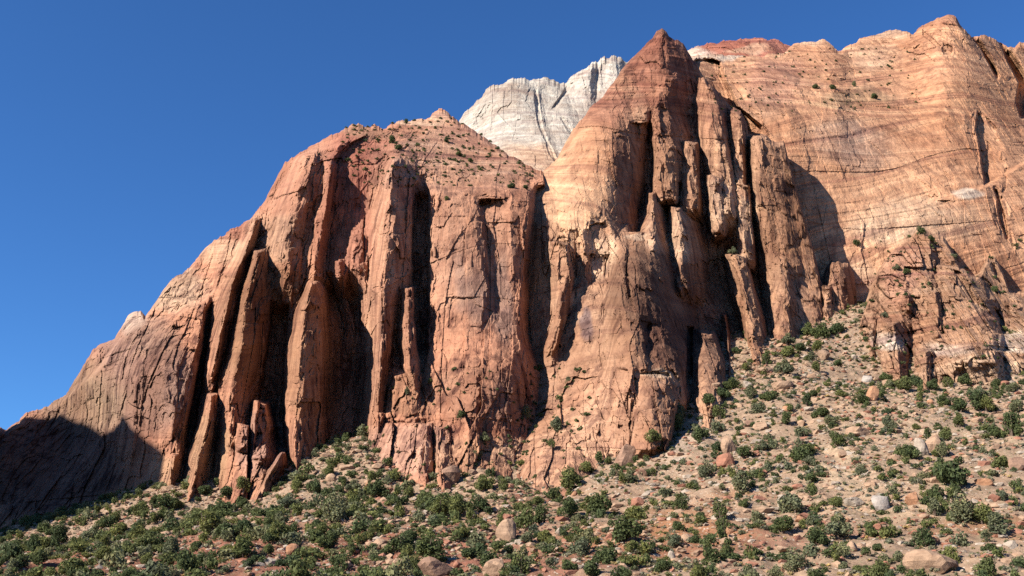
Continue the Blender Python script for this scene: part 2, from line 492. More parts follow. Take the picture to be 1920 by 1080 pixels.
A_feats = [
    ('b', [(560, 250, 380, 396), (600, 215, 378, 392), (700, 190, 360, 378), (826, 180, 338, 352), (960, 170, 325, 345)], 16, dict(top=24, p=2.0)),
    ('b', [(405, 440, 480, 492), (439, 452, 474, 488), (536, 417, 432, 456), (600, 400, 416, 442), (650, 385, 407, 430), (710, 380, 397, 410)], 22, dict(bot=30)),
    ('b', [(468, 470, 484, 503), (487, 468, 480, 506), (568, 445, 458, 514), (640, 428, 455, 508), (700, 406, 443, 492), (750, 400, 436, 480), (960, 380, 428, 470)], 30, dict(top=7)),
    ('b', [(526, 576, 587, 600), (550, 566, 580, 622), (590, 549, 570, 642), (680, 532, 565, 652), (760, 526, 558, 640), (820, 532, 552, 622), (880, 545, 556, 600)], 38, dict(top=8)),
    ('b', [(736, 386, 397, 411), (790, 370, 391, 416), (850, 350, 376, 412), (915, 330, 358, 405), (980, 310, 345, 400)], 30, dict(top=8, p=1.1)),
    ('b', [(845, 316, 330, 344), (920, 284, 318, 336), (980, 270, 310, 330)], 27, dict(top=12)),
    ('b', [(752, 473, 497, 508), (800, 466, 500, 522), (880, 461, 494, 522), (960, 455, 490, 520)], 36, dict(top=8, p=5)),
    ('b', [(795, 440, 464, 470), (880, 430, 463, 470), (960, 424, 462, 470)], 35, dict(top=6, p=7)),
    ('b', [(846, 526, 531, 537), (880, 490, 511, 552), (930, 464, 482, 552), (990, 440, 462, 550)], 46, dict(top=6, p=1.1, wob=1.5)),
    ('b', [(280, 548, 578, 606), (324, 535, 568, 607), (367, 520, 557, 605), (413, 505, 545, 584), (452, 495, 534, 578), (510, 500, 545, 575)], 17, dict(bot=50, top=18)),
    ('b', [(400, 470, 500, 512), (440, 480, 510, 525), (510, 490, 520, 535)], 7, dict(bot=30)),
    ('b', [(300, 606, 622, 632), (312, 606, 625, 634), (367, 604, 616, 630), (413, 584, 608, 622), (475, 577, 596, 610), (530, 572, 588, 604)], 13, dict(bot=26)),
    ('b', [(294, 733, 740, 752), (335, 718, 729, 787), (398, 697, 730, 782), (475, 690, 728, 778), (530, 690, 717, 772), (600, 694, 716, 752), (680, 697, 713, 735), (760, 690, 708, 728)], 27, dict(top=10, bot=60, p=1.15)),
    ('b', [(488, 625, 634, 648), (530, 622, 640, 655), (600, 640, 650, 672)], 12, dict(bot=50, top=5)),
    ('b', [(420, 655, 668, 682), (480, 648, 668, 690), (560, 655, 684, 700)], 9, dict(bot=40, top=30)),
    ('b', [(538, 748, 766, 786), (620, 741, 766, 790), (690, 752, 771, 792), (725, 765, 778, 790)], 20, dict(top=6, bot=30)),
    ('b', [(690, 700, 745, 765), (740, 715, 752, 800), (790, 700, 760, 808)], 14, dict(bot=16, top=20)),
    ('b', [(795, 690, 800, 812), (830, 682, 798, 815), (900, 678, 790, 815)], 15, dict(top=5, p=4)),
    ('b', [(800, 812, 826, 850), (860, 812, 824, 855), (905, 815, 828, 860)], 13, dict(top=8)),
    ('b', [(352, 800, 987, 1024), (420, 800, 985, 1042), (470, 800, 977, 1034), (560, 800, 973, 1036), (640, 800, 975, 1022), (700, 800, 985, 1008), (760, 800, 960, 990)], 4, dict(top=10, bot=20, p=2.6, q=0.9)),
    ('r', [(345, 992, 1110), (420, 986, 1110), (470, 978, 1110), (560, 974, 1110), (640, 976, 1100), (700, 988, 1100)], 24, dict(el=22, er=5, top=12, bot=80)),
    ('r', [(371, 900, 944), (380, 894, 952), (389, 896, 952)], 6, dict(el=8, er=8, top=3, bot=5, wob=1)),
    ('a', [(606, 215, 262, 272), (720, 205, 258, 270), (850, 195, 250, 262)], 5, dict(top=8, bot=30, p=3)),
    ('a', [(640, 290, 336, 346), (740, 284, 332, 342), (826, 270, 325, 336)], 4, dict(top=10, bot=8, p=3)),
    ('a', [(655, 160, 206, 216), (760, 130, 202, 214), (900, 110, 195, 206)], 7, dict(top=10, bot=30, p=3)),
    ('r', [(745, 292, 320), (770, 286, 324), (806, 292, 318)], 4, dict(el=4, er=12, top=10, bot=6)),
    ('a', [(655, 838, 990, 1008), (700, 835, 985, 1005), (800, 840, 950, 980)], 3.5, dict(top=4, bot=40, p=5)),
    ('a', [(720, 850, 895, 912), (790, 845, 890, 905), (850, 850, 893, 905)], 6, dict(top=20, bot=30)),
    ('r', [(250, 694, 712), (258, 676, 726), (268, 655, 736), (282, 634, 742), (300, 622, 742), (340, 616, 726), (370, 612, 712), (420, 605, 702), (520, 592, 700)], 9, dict(el=7, er=18, top=9, bot=150, wob=2.0)),
    ('r', [(374, 900, 930), (382, 896, 950), (392, 899, 962), (490, 912, 965), (640, 920, 970)], 5.5, dict(el=2.5, er=44, top=4, bot=40)),
    ('r', [(500, 600, 690), (600, 600, 694), (800, 600, 695), (900, 600, 690)], 24, dict(el=20, er=22, top=70, bot=60)),
    ('r', [(330, 772, 808), (450, 768, 808), (600, 772, 807), (700, 785, 802)], 18, dict(el=8, er=8, top=50, bot=60)),
    ('r', [(560, 382, 402), (650, 378, 392), (760, 358, 375), (830, 345, 362)], 14, dict(el=5, er=5, top=30, bot=30)),
    ('r', [(560, 505, 545), (640, 500, 540), (700, 490, 535), (860, 470, 535)], 14, dict(el=5, er=5, top=30, bot=40)),
]
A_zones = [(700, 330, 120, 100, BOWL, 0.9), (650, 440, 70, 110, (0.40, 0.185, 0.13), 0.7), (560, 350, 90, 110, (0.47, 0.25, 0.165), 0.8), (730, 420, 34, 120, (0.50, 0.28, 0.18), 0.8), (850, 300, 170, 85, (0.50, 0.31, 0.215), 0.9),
           (880, 470, 120, 150, (0.50, 0.29, 0.195), 0.9), (900, 560, 50, 60, MAUVE, 0.7), (945, 560, 26, 100, MAUVE, 0.85), (860, 520, 16, 70, MAUVE, 0.6), (300, 540, 100, 55, (0.50, 0.36, 0.25), 0.85), (255, 610, 24, 26, WHITE, 0.6), (420, 470, 60, 40, (0.52, 0.36, 0.24), 0.6), (430, 435, 46, 22, RED, 0.6),
           (520, 450, 70, 60, (0.50, 0.33, 0.22), 0.7), (530, 555, 60, 60, RIB, 0.7), (470, 600, 60, 150, RIB, 0.8), (420, 620, 34, 120, (0.42, 0.24, 0.15), 0.6), (585, 690, 60, 190, (0.36, 0.195, 0.115), 0.85), (270, 720, 120, 130, MAUVE, 0.85), (150, 760, 90, 90, (0.30, 0.21, 0.14), 0.8),
           (300, 640, 60, 50, (0.34, 0.22, 0.16), 0.6), (700, 640, 40, 170, (0.45, 0.265, 0.175), 0.6), (770, 600, 34, 100, (0.40, 0.22, 0.14), 0.7), (760, 840, 110, 60, (0.52, 0.32, 0.235), 0.8), (760, 730, 60, 50, SLAB, 0.6), (900, 730, 100, 70, (0.40, 0.235, 0.16), 0.7), (960, 760, 40, 60, MAUVE, 0.6),
           (900, 860, 130, 50, TAN, 0.7), (960, 850, 50, 30, PALE, 0.5), (830, 212, 26, 14, PALE, 0.9), (780, 228, 60, 10, CREAM, 0.6), (640, 250, 110, 16, (0.34, 0.2, 0.13), 0.7), (870, 255, 70, 20, (0.38, 0.19, 0.14), 0.5), (960, 330, 60, 16, (0.30, 0.16, 0.11), 0.5),
           (480, 830, 50, 70, (0.42, 0.27, 0.21), 0.7), (385, 850, 50, 90, (0.44, 0.28, 0.165), 0.8), (320, 900, 40, 50, (0.46, 0.29, 0.175), 0.8), (510, 900, 40, 50, (0.42, 0.255, 0.165), 0.7), (80, 880, 190, 120, (0.13, 0.085, 0.07), 0.85)]  # last zone paints extra shade into the rock colour of the shadowed left foot
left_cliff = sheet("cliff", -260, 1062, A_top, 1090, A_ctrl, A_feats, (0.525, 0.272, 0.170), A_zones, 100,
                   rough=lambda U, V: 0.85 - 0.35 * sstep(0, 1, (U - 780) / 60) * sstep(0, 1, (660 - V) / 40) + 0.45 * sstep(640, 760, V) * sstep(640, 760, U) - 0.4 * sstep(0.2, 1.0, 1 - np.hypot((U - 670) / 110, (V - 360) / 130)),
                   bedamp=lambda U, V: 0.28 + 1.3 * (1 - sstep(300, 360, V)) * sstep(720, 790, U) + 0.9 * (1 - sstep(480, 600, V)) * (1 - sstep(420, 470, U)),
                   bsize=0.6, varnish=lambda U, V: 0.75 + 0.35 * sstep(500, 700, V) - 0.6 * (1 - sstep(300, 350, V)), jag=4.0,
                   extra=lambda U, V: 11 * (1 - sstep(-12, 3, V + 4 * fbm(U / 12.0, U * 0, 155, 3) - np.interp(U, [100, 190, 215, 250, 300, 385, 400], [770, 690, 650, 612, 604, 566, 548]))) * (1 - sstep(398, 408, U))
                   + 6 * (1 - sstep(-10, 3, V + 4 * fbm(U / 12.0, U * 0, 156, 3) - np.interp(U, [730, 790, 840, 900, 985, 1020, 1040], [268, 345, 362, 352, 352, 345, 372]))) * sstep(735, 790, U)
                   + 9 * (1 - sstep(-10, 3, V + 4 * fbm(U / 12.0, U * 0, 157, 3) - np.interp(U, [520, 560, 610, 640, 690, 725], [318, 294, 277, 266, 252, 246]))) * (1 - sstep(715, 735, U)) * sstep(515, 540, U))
tag(left_cliff, "red-brown fluted sandstone cliff with a tall arch-shaped alcove and rounded summit", None, None, "structure")

# ---- right massif: the sharp pinnacle and its buttresses
B_top = [(880, 600), (920, 470), (960, 395), (1000, 342), (1022, 319), (1045, 298), (1060, 272), (1080, 236), (1105, 206), (1130, 180), (1160, 140), (1185, 110), (1205, 90), (1225, 67), (1232, 56), (1241, 51), (1249, 56), (1254, 66),
         (1266, 74), (1281, 82), (1298, 112), (1306, 118), (1314, 146), (1320, 143), (1328, 156), (1349, 172), (1365, 192), (1388, 207), (1402, 236), (1403, 256), (1420, 253), (1436, 254), (1447, 266), (1470, 263),
         (1478, 296), (1500, 376), (1520, 450), (1540, 528), (1547, 500), (1560, 488), (1590, 494), (1602, 505), (1608, 580), (1625, 660), (1660, 740)]
B_ctrl = [(900, 900, 345), (950, 850, 336), (1100, 850, 322), (1250, 850, 328), (1400, 850, 366), (1000, 950, 304), (1250, 950, 316), (1600, 900, 400),
          (960, 740, 385), (1040, 700, 368), (1150, 700, 352), (1250, 700, 357), (1350, 700, 380), (1450, 700, 418), (1600, 700, 440),
          (1000, 560, 402), (1060, 520, 394), (1130, 540, 382), (1200, 500, 400), (1300, 520, 436), (1400, 520, 452), (1500, 520, 464), (1600, 560, 458),
          (1030, 400, 406), (1100, 400, 412), (1200, 400, 440), (1300, 400, 452), (1400, 400, 464), (1500, 400, 476),
          (1050, 290, 456), (1120, 250, 454), (1200, 250, 466), (1300, 250, 480), (1400, 260, 482), (1480, 300, 488),
          (1150, 160, 500), (1240, 130, 496), (1300, 130, 505), (1240, 55, 512), (920, 500, 425)]
B_feats = [
    # tall left face with its sharp edge, then the turned brown face, then the dark return
    ('b', [(120, 1150, 1205, 1225), (180, 1105, 1170, 1205), (238, 1060, 1180, 1210), (312, 1035, 1183, 1212), (430, 1045, 1176, 1198), (470, 1060, 1172, 1190)], 18, dict(bot=30, top=40, p=1.8, wob=1.2)),
    ('r', [(228, 1152, 1225), (240, 1150, 1225), (312, 1143, 1228), (410, 1135, 1220), (470, 1130, 1210)], 7, dict(el=44, er=4, top=5, bot=30, wob=1.0)),
    # hollow behind the clustered pillars
    ('r', [(140, 1292, 1380), (210, 1214, 1404), (400, 1192, 1420), (480, 1250, 1440), (600, 1297, 1452), (720, 1297, 1455)], 5, dict(el=8, er=8, top=40, bot=60)),
    ('r', [(470, 1290, 1360), (500, 1288, 1376), (560, 1296, 1398), (640, 1300, 1402), (710, 1300, 1392)], 9, dict(el=10, er=6, top=50, bot=60)),
    # summit pinnacle and its ribs
    ('b', [(50, 1230, 1243, 1262), (75, 1212, 1244, 1275), (110, 1180, 1244, 1300), (150, 1150, 1236, 1304), (200, 1130, 1215, 1300), (250, 1130, 1205, 1240)], 17, dict(bot=40, top=8, p=1.8)),
    ('b', [(136, 1236, 1264, 1282), (180, 1212, 1250, 1290), (230, 1214, 1254, 1290), (280, 1222, 1262, 1300), (340, 1225, 1264, 1296)], 23, dict(bot=20, top=14, p=2.5)),
    ('b', [(176, 1222, 1240, 1254), (215, 1210, 1234, 1250), (278, 1216, 1240, 1256)], 26, dict(bot=14, top=10, p=2)),
    ('b', [(270, 1224, 1266, 1274), (330, 1221, 1267, 1276), (380, 1220, 1266, 1277)], 27, dict(bot=8, top=5, p=7)),
    ('b', [(266, 1276, 1303, 1311), (340, 1272, 1306, 1315), (400, 1270, 1308, 1320)], 22, dict(bot=12, top=6, p=5)),
    ('b', [(143, 1312, 1332, 1350), (200, 1298, 1344, 1362), (280, 1310, 1360, 1374), (345, 1326, 1372, 1388), (420, 1335, 1378, 1394)], 27, dict(bot=30, top=10, p=2.4)),
    ('b', [(207, 1364, 1386, 1405), (260, 1364, 1392, 1403), (340, 1368, 1393, 1402), (380, 1370, 1394, 1403)], 22, dict(bot=16, top=8, p=2.5)),
    # the big flat slab tower
    ('b', [(256, 1402, 1470, 1478), (300, 1402, 1478, 1485), (380, 1408, 1496, 1507), (470, 1416, 1522, 1536), (540, 1424, 1536, 1547), (600, 1430, 1538, 1551)], 30, dict(top=6, p=9, wob=1.0)),
    ('a', [(388, 1420, 1452, 1462), (450, 1422, 1457, 1470), (540, 1428, 1464, 1480)], -3.5, dict(top=2, bot=40, p=8)),
    ('a', [(330, 1466, 1482, 1486), (540, 1500, 1534, 1546)], -3.0, dict(top=20, bot=20, p=4)),
    # middle towers
    ('b', [(360, 1212, 1222, 1240), (400, 1200, 1228, 1254), (450, 1190, 1230, 1258), (500, 1188, 1230, 1258)], 33, dict(bot=14, top=5, p=1.8)),
    ('b', [(388, 1252, 1270, 1280), (420, 1250, 1281, 1313), (480, 1250, 1288, 1328), (550, 1262, 1292, 1332)], 37, dict(bot=14, top=5, p=2.5)),
    ('b', [(330, 1322, 1348, 1364), (400, 1325, 1354, 1376), (440, 1330, 1356, 1374)], 29, dict(bot=10, top=5, p=4)),
    ('b', [(345, 1368, 1402, 1409), (460, 1378, 1412, 1419), (500, 1382, 1415, 1424)], 26, dict(bot=14, top=6, p=5)),
    # the low brown tower in front
    ('b', [(437, 1150, 1228, 1256), (470, 1147, 1236, 1268), (500, 1144, 1240, 1286), (580, 1132, 1238, 1298), (640, 1125, 1250, 1298), (700, 1130, 1274, 1300), (740, 1128, 1278, 1300)], 29, dict(bot=90, top=5, p=5, wob=1.4)),
    ('r', [(445, 1174, 1186), (470, 1173, 1188), (510, 1171, 1182), (600, 1180, 1190)], 6, dict(el=2, er=4, bot=50)),
    ('r', [(600, 1206, 1222), (650, 1208, 1224), (690, 1214, 1228)], 5, dict(el=2, er=6, bot=20, top=20)),
    ('a', [(520, 1142, 1236, 1290), (600, 1134, 1240, 1294), (690, 1130, 1268, 1298)], 2.5, dict(bot=20, top=2, p=9)),
    ('a', [(622, 1130, 1248, 1296), (690, 1130, 1268, 1298), (740, 1130, 1276, 1298)], 2.5, dict(bot=20, top=2, p=9)),
    ('a', [(500, 1192, 1238, 1286), (600, 1196, 1238, 1296)], 2.5, dict(bot=20, top=3, p=9)),
    ('a', [(560, 1150, 1200, 1212), (640, 1148, 1205, 1216), (700, 1150, 1210, 1222)], 3, dict(bot=30, top=14, p=4)),
    ('b', [(620, 1302, 1330, 1344), (670, 1298, 1350, 1364), (720, 1297, 1354, 1368), (790, 1294, 1354, 1370)], 37, dict(top=10, p=4)),
    ('r', [(610, 1286, 1300), (740, 1284, 1298)], 14, dict(el=3, er=3, bot=30)),
    ('b', [(588, 1353, 1358, 1364), (640, 1354, 1366, 1373), (670, 1356, 1368, 1375)], 24, dict(top=5, wob=1)),
    # lower right pillars
    ('b', [(478, 1357, 1392, 1402), (550, 1365, 1412, 1422), (600, 1384, 1424, 1440), (660, 1398, 1432, 1450), (720, 1400, 1434, 1452)], 36, dict(top=5, p=5)),
    ('b', [(485, 1436, 1475, 1481), (540, 1442, 1478, 1502), (580, 1450, 1480, 1512), (640, 1450, 1481, 1520)], 38, dict(top=6, p=3)),
    ('b', [(488, 1553, 1578, 1600), (540, 1540, 1580, 1606), (580, 1538, 1582, 1609), (640, 1536, 1583, 1612)], 22, dict(top=5, p=4)),
    ('b', [(535, 1532, 1554, 1568), (590, 1530, 1558, 1570)], 28, dict(top=5, p=3)),
    # left gully rib and scooped pale hollow
    ('b', [(455, 1026, 1060, 1067), (520, 1030, 1067, 1078), (600, 1036, 1052, 1063), (660, 1018, 1036, 1045)], 15, dict(bot=20, top=5, p=4)),
    ('r', [(416, 1120, 1136), (422, 1106, 1146), (440, 1100, 1152), (470, 1104, 1155), (560, 1094, 1150)], 7, dict(el=3, er=12, bot=70, top=4)),
    ('r', [(440, 1076, 1096), (500, 1078, 1094), (540, 1074, 1086)], 5, dict(el=2, er=8, bot=20, top=20)),
    # ledgy apron
    ('b', [(704, 1184, 1252, 1266), (750, 1180, 1266, 1282), (800, 1180, 1258, 1278), (860, 1175, 1250, 1270)], 34, dict(top=5, bot=30, p=5)),
    ('a', [(690, 1105, 1180, 1200), (780, 1080, 1180, 1210), (880, 1040, 1170, 1200)], 6, dict(top=4, p=5)),
    ('a', [(765, 1010, 1110, 1130), (860, 980, 1120, 1140)], 5, dict(top=4, p=5)),
    ('a', [(820, 985, 1075, 1100), (900, 960, 1080, 1100)], 5, dict(top=4, p=5)),
    ('a', [(590, 1070, 1128, 1140), (660, 1060, 1125, 1138)], 3, dict(top=20, bot=20, p=2)),
]
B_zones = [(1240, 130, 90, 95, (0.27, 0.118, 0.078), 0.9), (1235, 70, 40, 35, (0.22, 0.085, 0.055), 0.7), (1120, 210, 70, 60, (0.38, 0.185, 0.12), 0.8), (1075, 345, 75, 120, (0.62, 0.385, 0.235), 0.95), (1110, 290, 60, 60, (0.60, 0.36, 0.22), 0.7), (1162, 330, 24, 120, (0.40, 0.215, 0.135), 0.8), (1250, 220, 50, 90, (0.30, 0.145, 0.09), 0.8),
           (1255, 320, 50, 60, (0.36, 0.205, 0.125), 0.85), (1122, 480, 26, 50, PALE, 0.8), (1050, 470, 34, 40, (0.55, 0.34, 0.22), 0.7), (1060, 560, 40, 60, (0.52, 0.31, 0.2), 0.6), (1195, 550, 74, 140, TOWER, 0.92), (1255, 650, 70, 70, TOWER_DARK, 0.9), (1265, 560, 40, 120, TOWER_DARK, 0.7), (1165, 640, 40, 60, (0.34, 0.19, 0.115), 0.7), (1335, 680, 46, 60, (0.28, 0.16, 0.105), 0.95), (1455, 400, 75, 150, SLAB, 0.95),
           (1330, 210, 50, 80, (0.38, 0.2, 0.125), 0.8), (1372, 300, 46, 80, (0.52, 0.32, 0.2), 0.8), (1340, 385, 40, 60, PALE, 0.8), (1395, 420, 26, 80, PALE, 0.8), (1225, 420, 34, 60, (0.56, 0.37, 0.25), 0.9), (1268, 440, 30, 60, PALE, 0.8), (1300, 400, 34, 60, SLAB, 0.6), (1390, 560, 50, 110, (0.45, 0.27, 0.165), 0.9), (1470, 520, 40, 50, (0.40, 0.24, 0.155), 0.7),
           (1575, 530, 40, 50, (0.36, 0.21, 0.14), 0.8), (1085, 625, 60, 80, (0.50, 0.32, 0.21), 0.8), (1090, 600, 14, 40, (0.24, 0.18, 0.18), 0.8), (1040, 720, 60, 60, (0.50, 0.33, 0.23), 0.6), (1130, 800, 110, 120, (0.58, 0.355, 0.23), 0.9), (1180, 438, 30, 6, CREAM, 0.6), (1230, 750, 44, 50, (0.42, 0.26, 0.175), 0.7), (1020, 860, 60, 60, (0.56, 0.34, 0.22), 0.7), (1230, 708, 50, 10, CREAM, 0.7)]
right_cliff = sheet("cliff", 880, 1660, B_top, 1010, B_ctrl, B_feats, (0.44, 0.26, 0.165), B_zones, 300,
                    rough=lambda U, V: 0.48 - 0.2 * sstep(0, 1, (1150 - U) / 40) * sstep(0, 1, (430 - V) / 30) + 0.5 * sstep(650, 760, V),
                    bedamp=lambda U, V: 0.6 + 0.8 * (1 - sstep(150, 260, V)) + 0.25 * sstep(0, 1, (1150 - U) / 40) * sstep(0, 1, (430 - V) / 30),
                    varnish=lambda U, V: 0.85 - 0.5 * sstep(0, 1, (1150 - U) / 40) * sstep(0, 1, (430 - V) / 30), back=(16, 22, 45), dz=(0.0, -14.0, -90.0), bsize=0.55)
tag(right_cliff, "steep sandstone buttress rising to a sharp dark red pinnacle above clustered pillars", None, None, "structure")

# ---- broad tan wall at the right
D_top = [(1240, 150), (1262, 122), (1285, 108), (1310, 102), (1340, 100), (1370, 103), (1400, 106), (1440, 102), (1470, 99), (1482, 88), (1488, 82), (1500, 80), (1520, 78), (1546, 75), (1556, 84), (1572, 96), (1585, 90), (1605, 80), (1612, 70), (1628, 69),
         (1650, 63), (1680, 58), (1714, 62), (1735, 42), (1760, 34), (1782, 27), (1792, 30), (1800, 44), (1814, 62), (1822, 68), (1830, 66), (1846, 65), (1870, 74), (1892, 88), (1902, 92), (1912, 82), (1940, 78), (2000, 90), (2120, 130)]
D_ctrl = [(1250, 150, 540), (1300, 130, 532), (1330, 180, 522), (1300, 100, 585), (1400, 95, 620), (1470, 90, 630), (1420, 130, 565), (1450, 170, 538), (1380, 250, 508), (1550, 85, 640), (1560, 150, 575), (1600, 200, 545), (1680, 70, 650), (1700, 150, 590), (1780, 35, 650), (1790, 150, 580),
          (1850, 90, 650), (1920, 120, 665), (2100, 150, 690), (1500, 250, 508), (1650, 300, 508), (1800, 300, 512), (1880, 300, 530), (2100, 300, 560),
          (1500, 400, 478), (1600, 400, 480), (1750, 400, 480), (1900, 400, 492), (2100, 420, 515), (1550, 550, 466), (1700, 550, 464), (1850, 550, 466), (2100, 600, 478), (1700, 750, 438), (1900, 750, 438), (2100, 750, 450), (1400, 550, 492), (1400, 750, 468)]
D_feats = [
    ('r', [(106, 1305, 1330), (116, 1298, 1352), (150, 1312, 1364), (200, 1345, 1388), (235, 1385, 1432), (262, 1395, 1440)], 22, dict(el=5, er=8, top=8, bot=20)),
    ('a', [(26, 1700, 1786, 1822), (70, 1660, 1806, 1860), (120, 1680, 1832, 1890), (230, 1720, 1860, 1920)], 12, dict(bot=110, top=10, p=1.6)),
    ('r', [(64, 1822, 1836), (76, 1824, 1842), (92, 1838, 1852), (120, 1852, 1866), (152, 1868, 1880)], 34, dict(el=4, er=8, top=3, bot=18)),
    ('r', [(76, 1868, 1884), (100, 1880, 1902), (155, 1908, 1934), (190, 1904, 1932), (226, 1912, 1936)], 34, dict(el=5, er=12, top=6, bot=12)),
    ('r', [(200, 1832, 1850), (216, 1830, 1862), (240, 1828, 1882), (290, 1836, 1886), (350, 1846, 1880)], 11, dict(el=3, er=34, bot=10, top=16)),
    ('r', [(345, 1862, 1874), (400, 1870, 1888), (455, 1886, 1898)], 9, dict(el=3, er=9, bot=16, top=14)),
    ('a', [(88, 1752, 1762, 1774), (112, 1754, 1766, 1782)], 4, dict(bot=14, top=6)),
    ('r', [(82, 1768, 1780), (90, 1764, 1788), (106, 1768, 1788)], 7, dict(el=3, er=4, top=4, bot=5, wob=1.2)),
    ('r', [(374, 1744, 1786), (380, 1726, 1784), (390, 1734, 1774)], 5, dict(el=12, er=12, top=2, bot=7)),
    ('a', [(195, 1410, 1484, 1494), (256, 1420, 1506, 1513), (305, 1420, 1500, 1508)], 4, dict(bot=50, top=24, p=2)),
    ('a', [(120, 1400, 1452, 1474), (154, 1410, 1496, 1512)], 7, dict(bot=24, top=14, p=2)),
    ('b', [(76, 1490, 1548, 1572), (110, 1450, 1560, 1590), (170, 1460, 1570, 1600)], 14, dict(bot=80, p=1.6)),
    ('a', [(66, 1600, 1700, 1730), (160, 1590, 1720, 1745)], 6, dict(bot=90, p=2)),
    ('r', [(310, 1884, 1890), (330, 1882, 1890), (378, 1874, 1882)], 5, dict(el=2, er=2, bot=8, top=6)),
    ('r', [(305, 1802, 1810), (352, 1806, 1816)], 2.5, dict(el=1.5, er=4, bot=6)),
    ('a', [(130, 1730, 1758, 1775), (200, 1725, 1765, 1790)], 4, dict(bot=60, top=30, p=2)),
]
D_zones = [(1400, 85, 90, 14, (0.40, 0.16, 0.11), 0.85), (1390, 100, 80, 10, WHITE, 0.7), (1300, 95, 30, 10, WHITE, 0.5), (1450, 150, 70, 40, PINK, 0.6), (1420, 200, 60, 40, (0.38, 0.24, 0.17), 0.5), (1600, 190, 90, 20, (0.38, 0.27, 0.16), 0.5),
           (1570, 260, 70, 40, (0.38, 0.26, 0.2), 0.5), (1660, 60, 50, 14, CREAM, 0.7), (1780, 30, 30, 12, (0.42, 0.2, 0.12), 0.5), (1510, 82, 24, 14, CREAM, 0.6), (1760, 200, 90, 60, ORANGE, 0.35), (1720, 420, 150, 50, CREAM, 0.6), (1810, 360, 30, 12, WHITE, 0.8),
           (1880, 150, 40, 90, ORANGE, 0.5), (1620, 280, 60, 50, (0.34, 0.25, 0.21), 0.35), (1600, 540, 70, 60, CREAM, 0.5), (1640, 110, 60, 30, CREAM, 0.4)]
far_wall = sheet("cliff", 1240, 2120, D_top, 800, D_ctrl, D_feats, (0.575, 0.332, 0.200), D_zones, 500,
                 rough=lambda U, V: 0.26 + 0.4 * sstep(0, 1, (150 - V) / 60),
                 bedamp=lambda U, V: 1.1 + 0 * U, varnish=lambda U, V: 0.6 + 0 * U, dip=-0.06, setrange=(-0.42, 0.08), jag=3.2,
                 setoff=1.7, extra=lambda U, V: 16 * (1 - sstep(1700, 1790, U)) * sstep(1330, 1400, U) * (1 - sstep(-10, 4, V + 3 * fbm(U / 14.0, U * 0, 555, 3) - np.interp(U, [1300, 1400, 1450, 1500, 1560, 1620, 1680, 1740, 1800], [130, 112, 124, 156, 166, 161, 190, 204, 210])))
                 + 6 * (1 - sstep(-6, 3, V + 3 * fbm(U / 16.0, U * 0, 556, 3) - np.interp(U, [1560, 1700, 1800, 1850, 1930, 2100], [352, 395, 362, 348, 300, 260]))) * sstep(1600, 1750, U) * (1 - sstep(250, 330, 360 - V + 0 * U)))
tag(far_wall, "broad smooth tan sandstone wall with slanting bedding lines below a stepped skyline", None, None, "structure")

# ---- red caprock standing behind the stepped top of the wall
E_top = [(1268, 120), (1285, 94), (1310, 88), (1322, 82), (1332, 77), (1345, 80), (1352, 75), (1372, 78), (1390, 74), (1415, 71), (1428, 71), (1442, 74), (1460, 77), (1478, 84), (1492, 92), (1520, 100)]
E_ctrl = [(1280, 110, 730), (1350, 80, 740), (1420, 74, 745), (1500, 95, 740), (1350, 110, 690), (1450, 110, 690), (1400, 150, 660), (1300, 160, 660), (1500, 160, 660)]
E_feats = [('b', [(78, 1338, 1392, 1408), (92, 1330, 1400, 1420), (104, 1320, 1405, 1430)], 16, dict(top=4, p=2)), ('b', [(71, 1408, 1432, 1446), (90, 1404, 1440, 1462), (104, 1400, 1446, 1470)], 22, dict(top=4, p=2)), ('b', [(90, 1286, 1318, 1330), (110, 1280, 1324, 1340)], 14, dict(top=4, p=2))]
E_zones = [(1300, 100, 50, 12, WHITE, 0.7), (1410, 98, 50, 8, CREAM, 0.6)]
cap = sheet("cliff", 1268, 1520, E_top, 190, E_ctrl, E_feats, (0.43, 0.185, 0.13), E_zones, 1100, step=1.2, rough=lambda U, V: 0.8 + 0 * U, bedamp=lambda U, V: 2.4 + 0 * U, varnish=lambda U, V: 0.2 + 0 * U, roundtop=(8, 6))
tag(cap, "low red caprock ledge peeping over the stepped top of the tan wall", None, None, "structure")

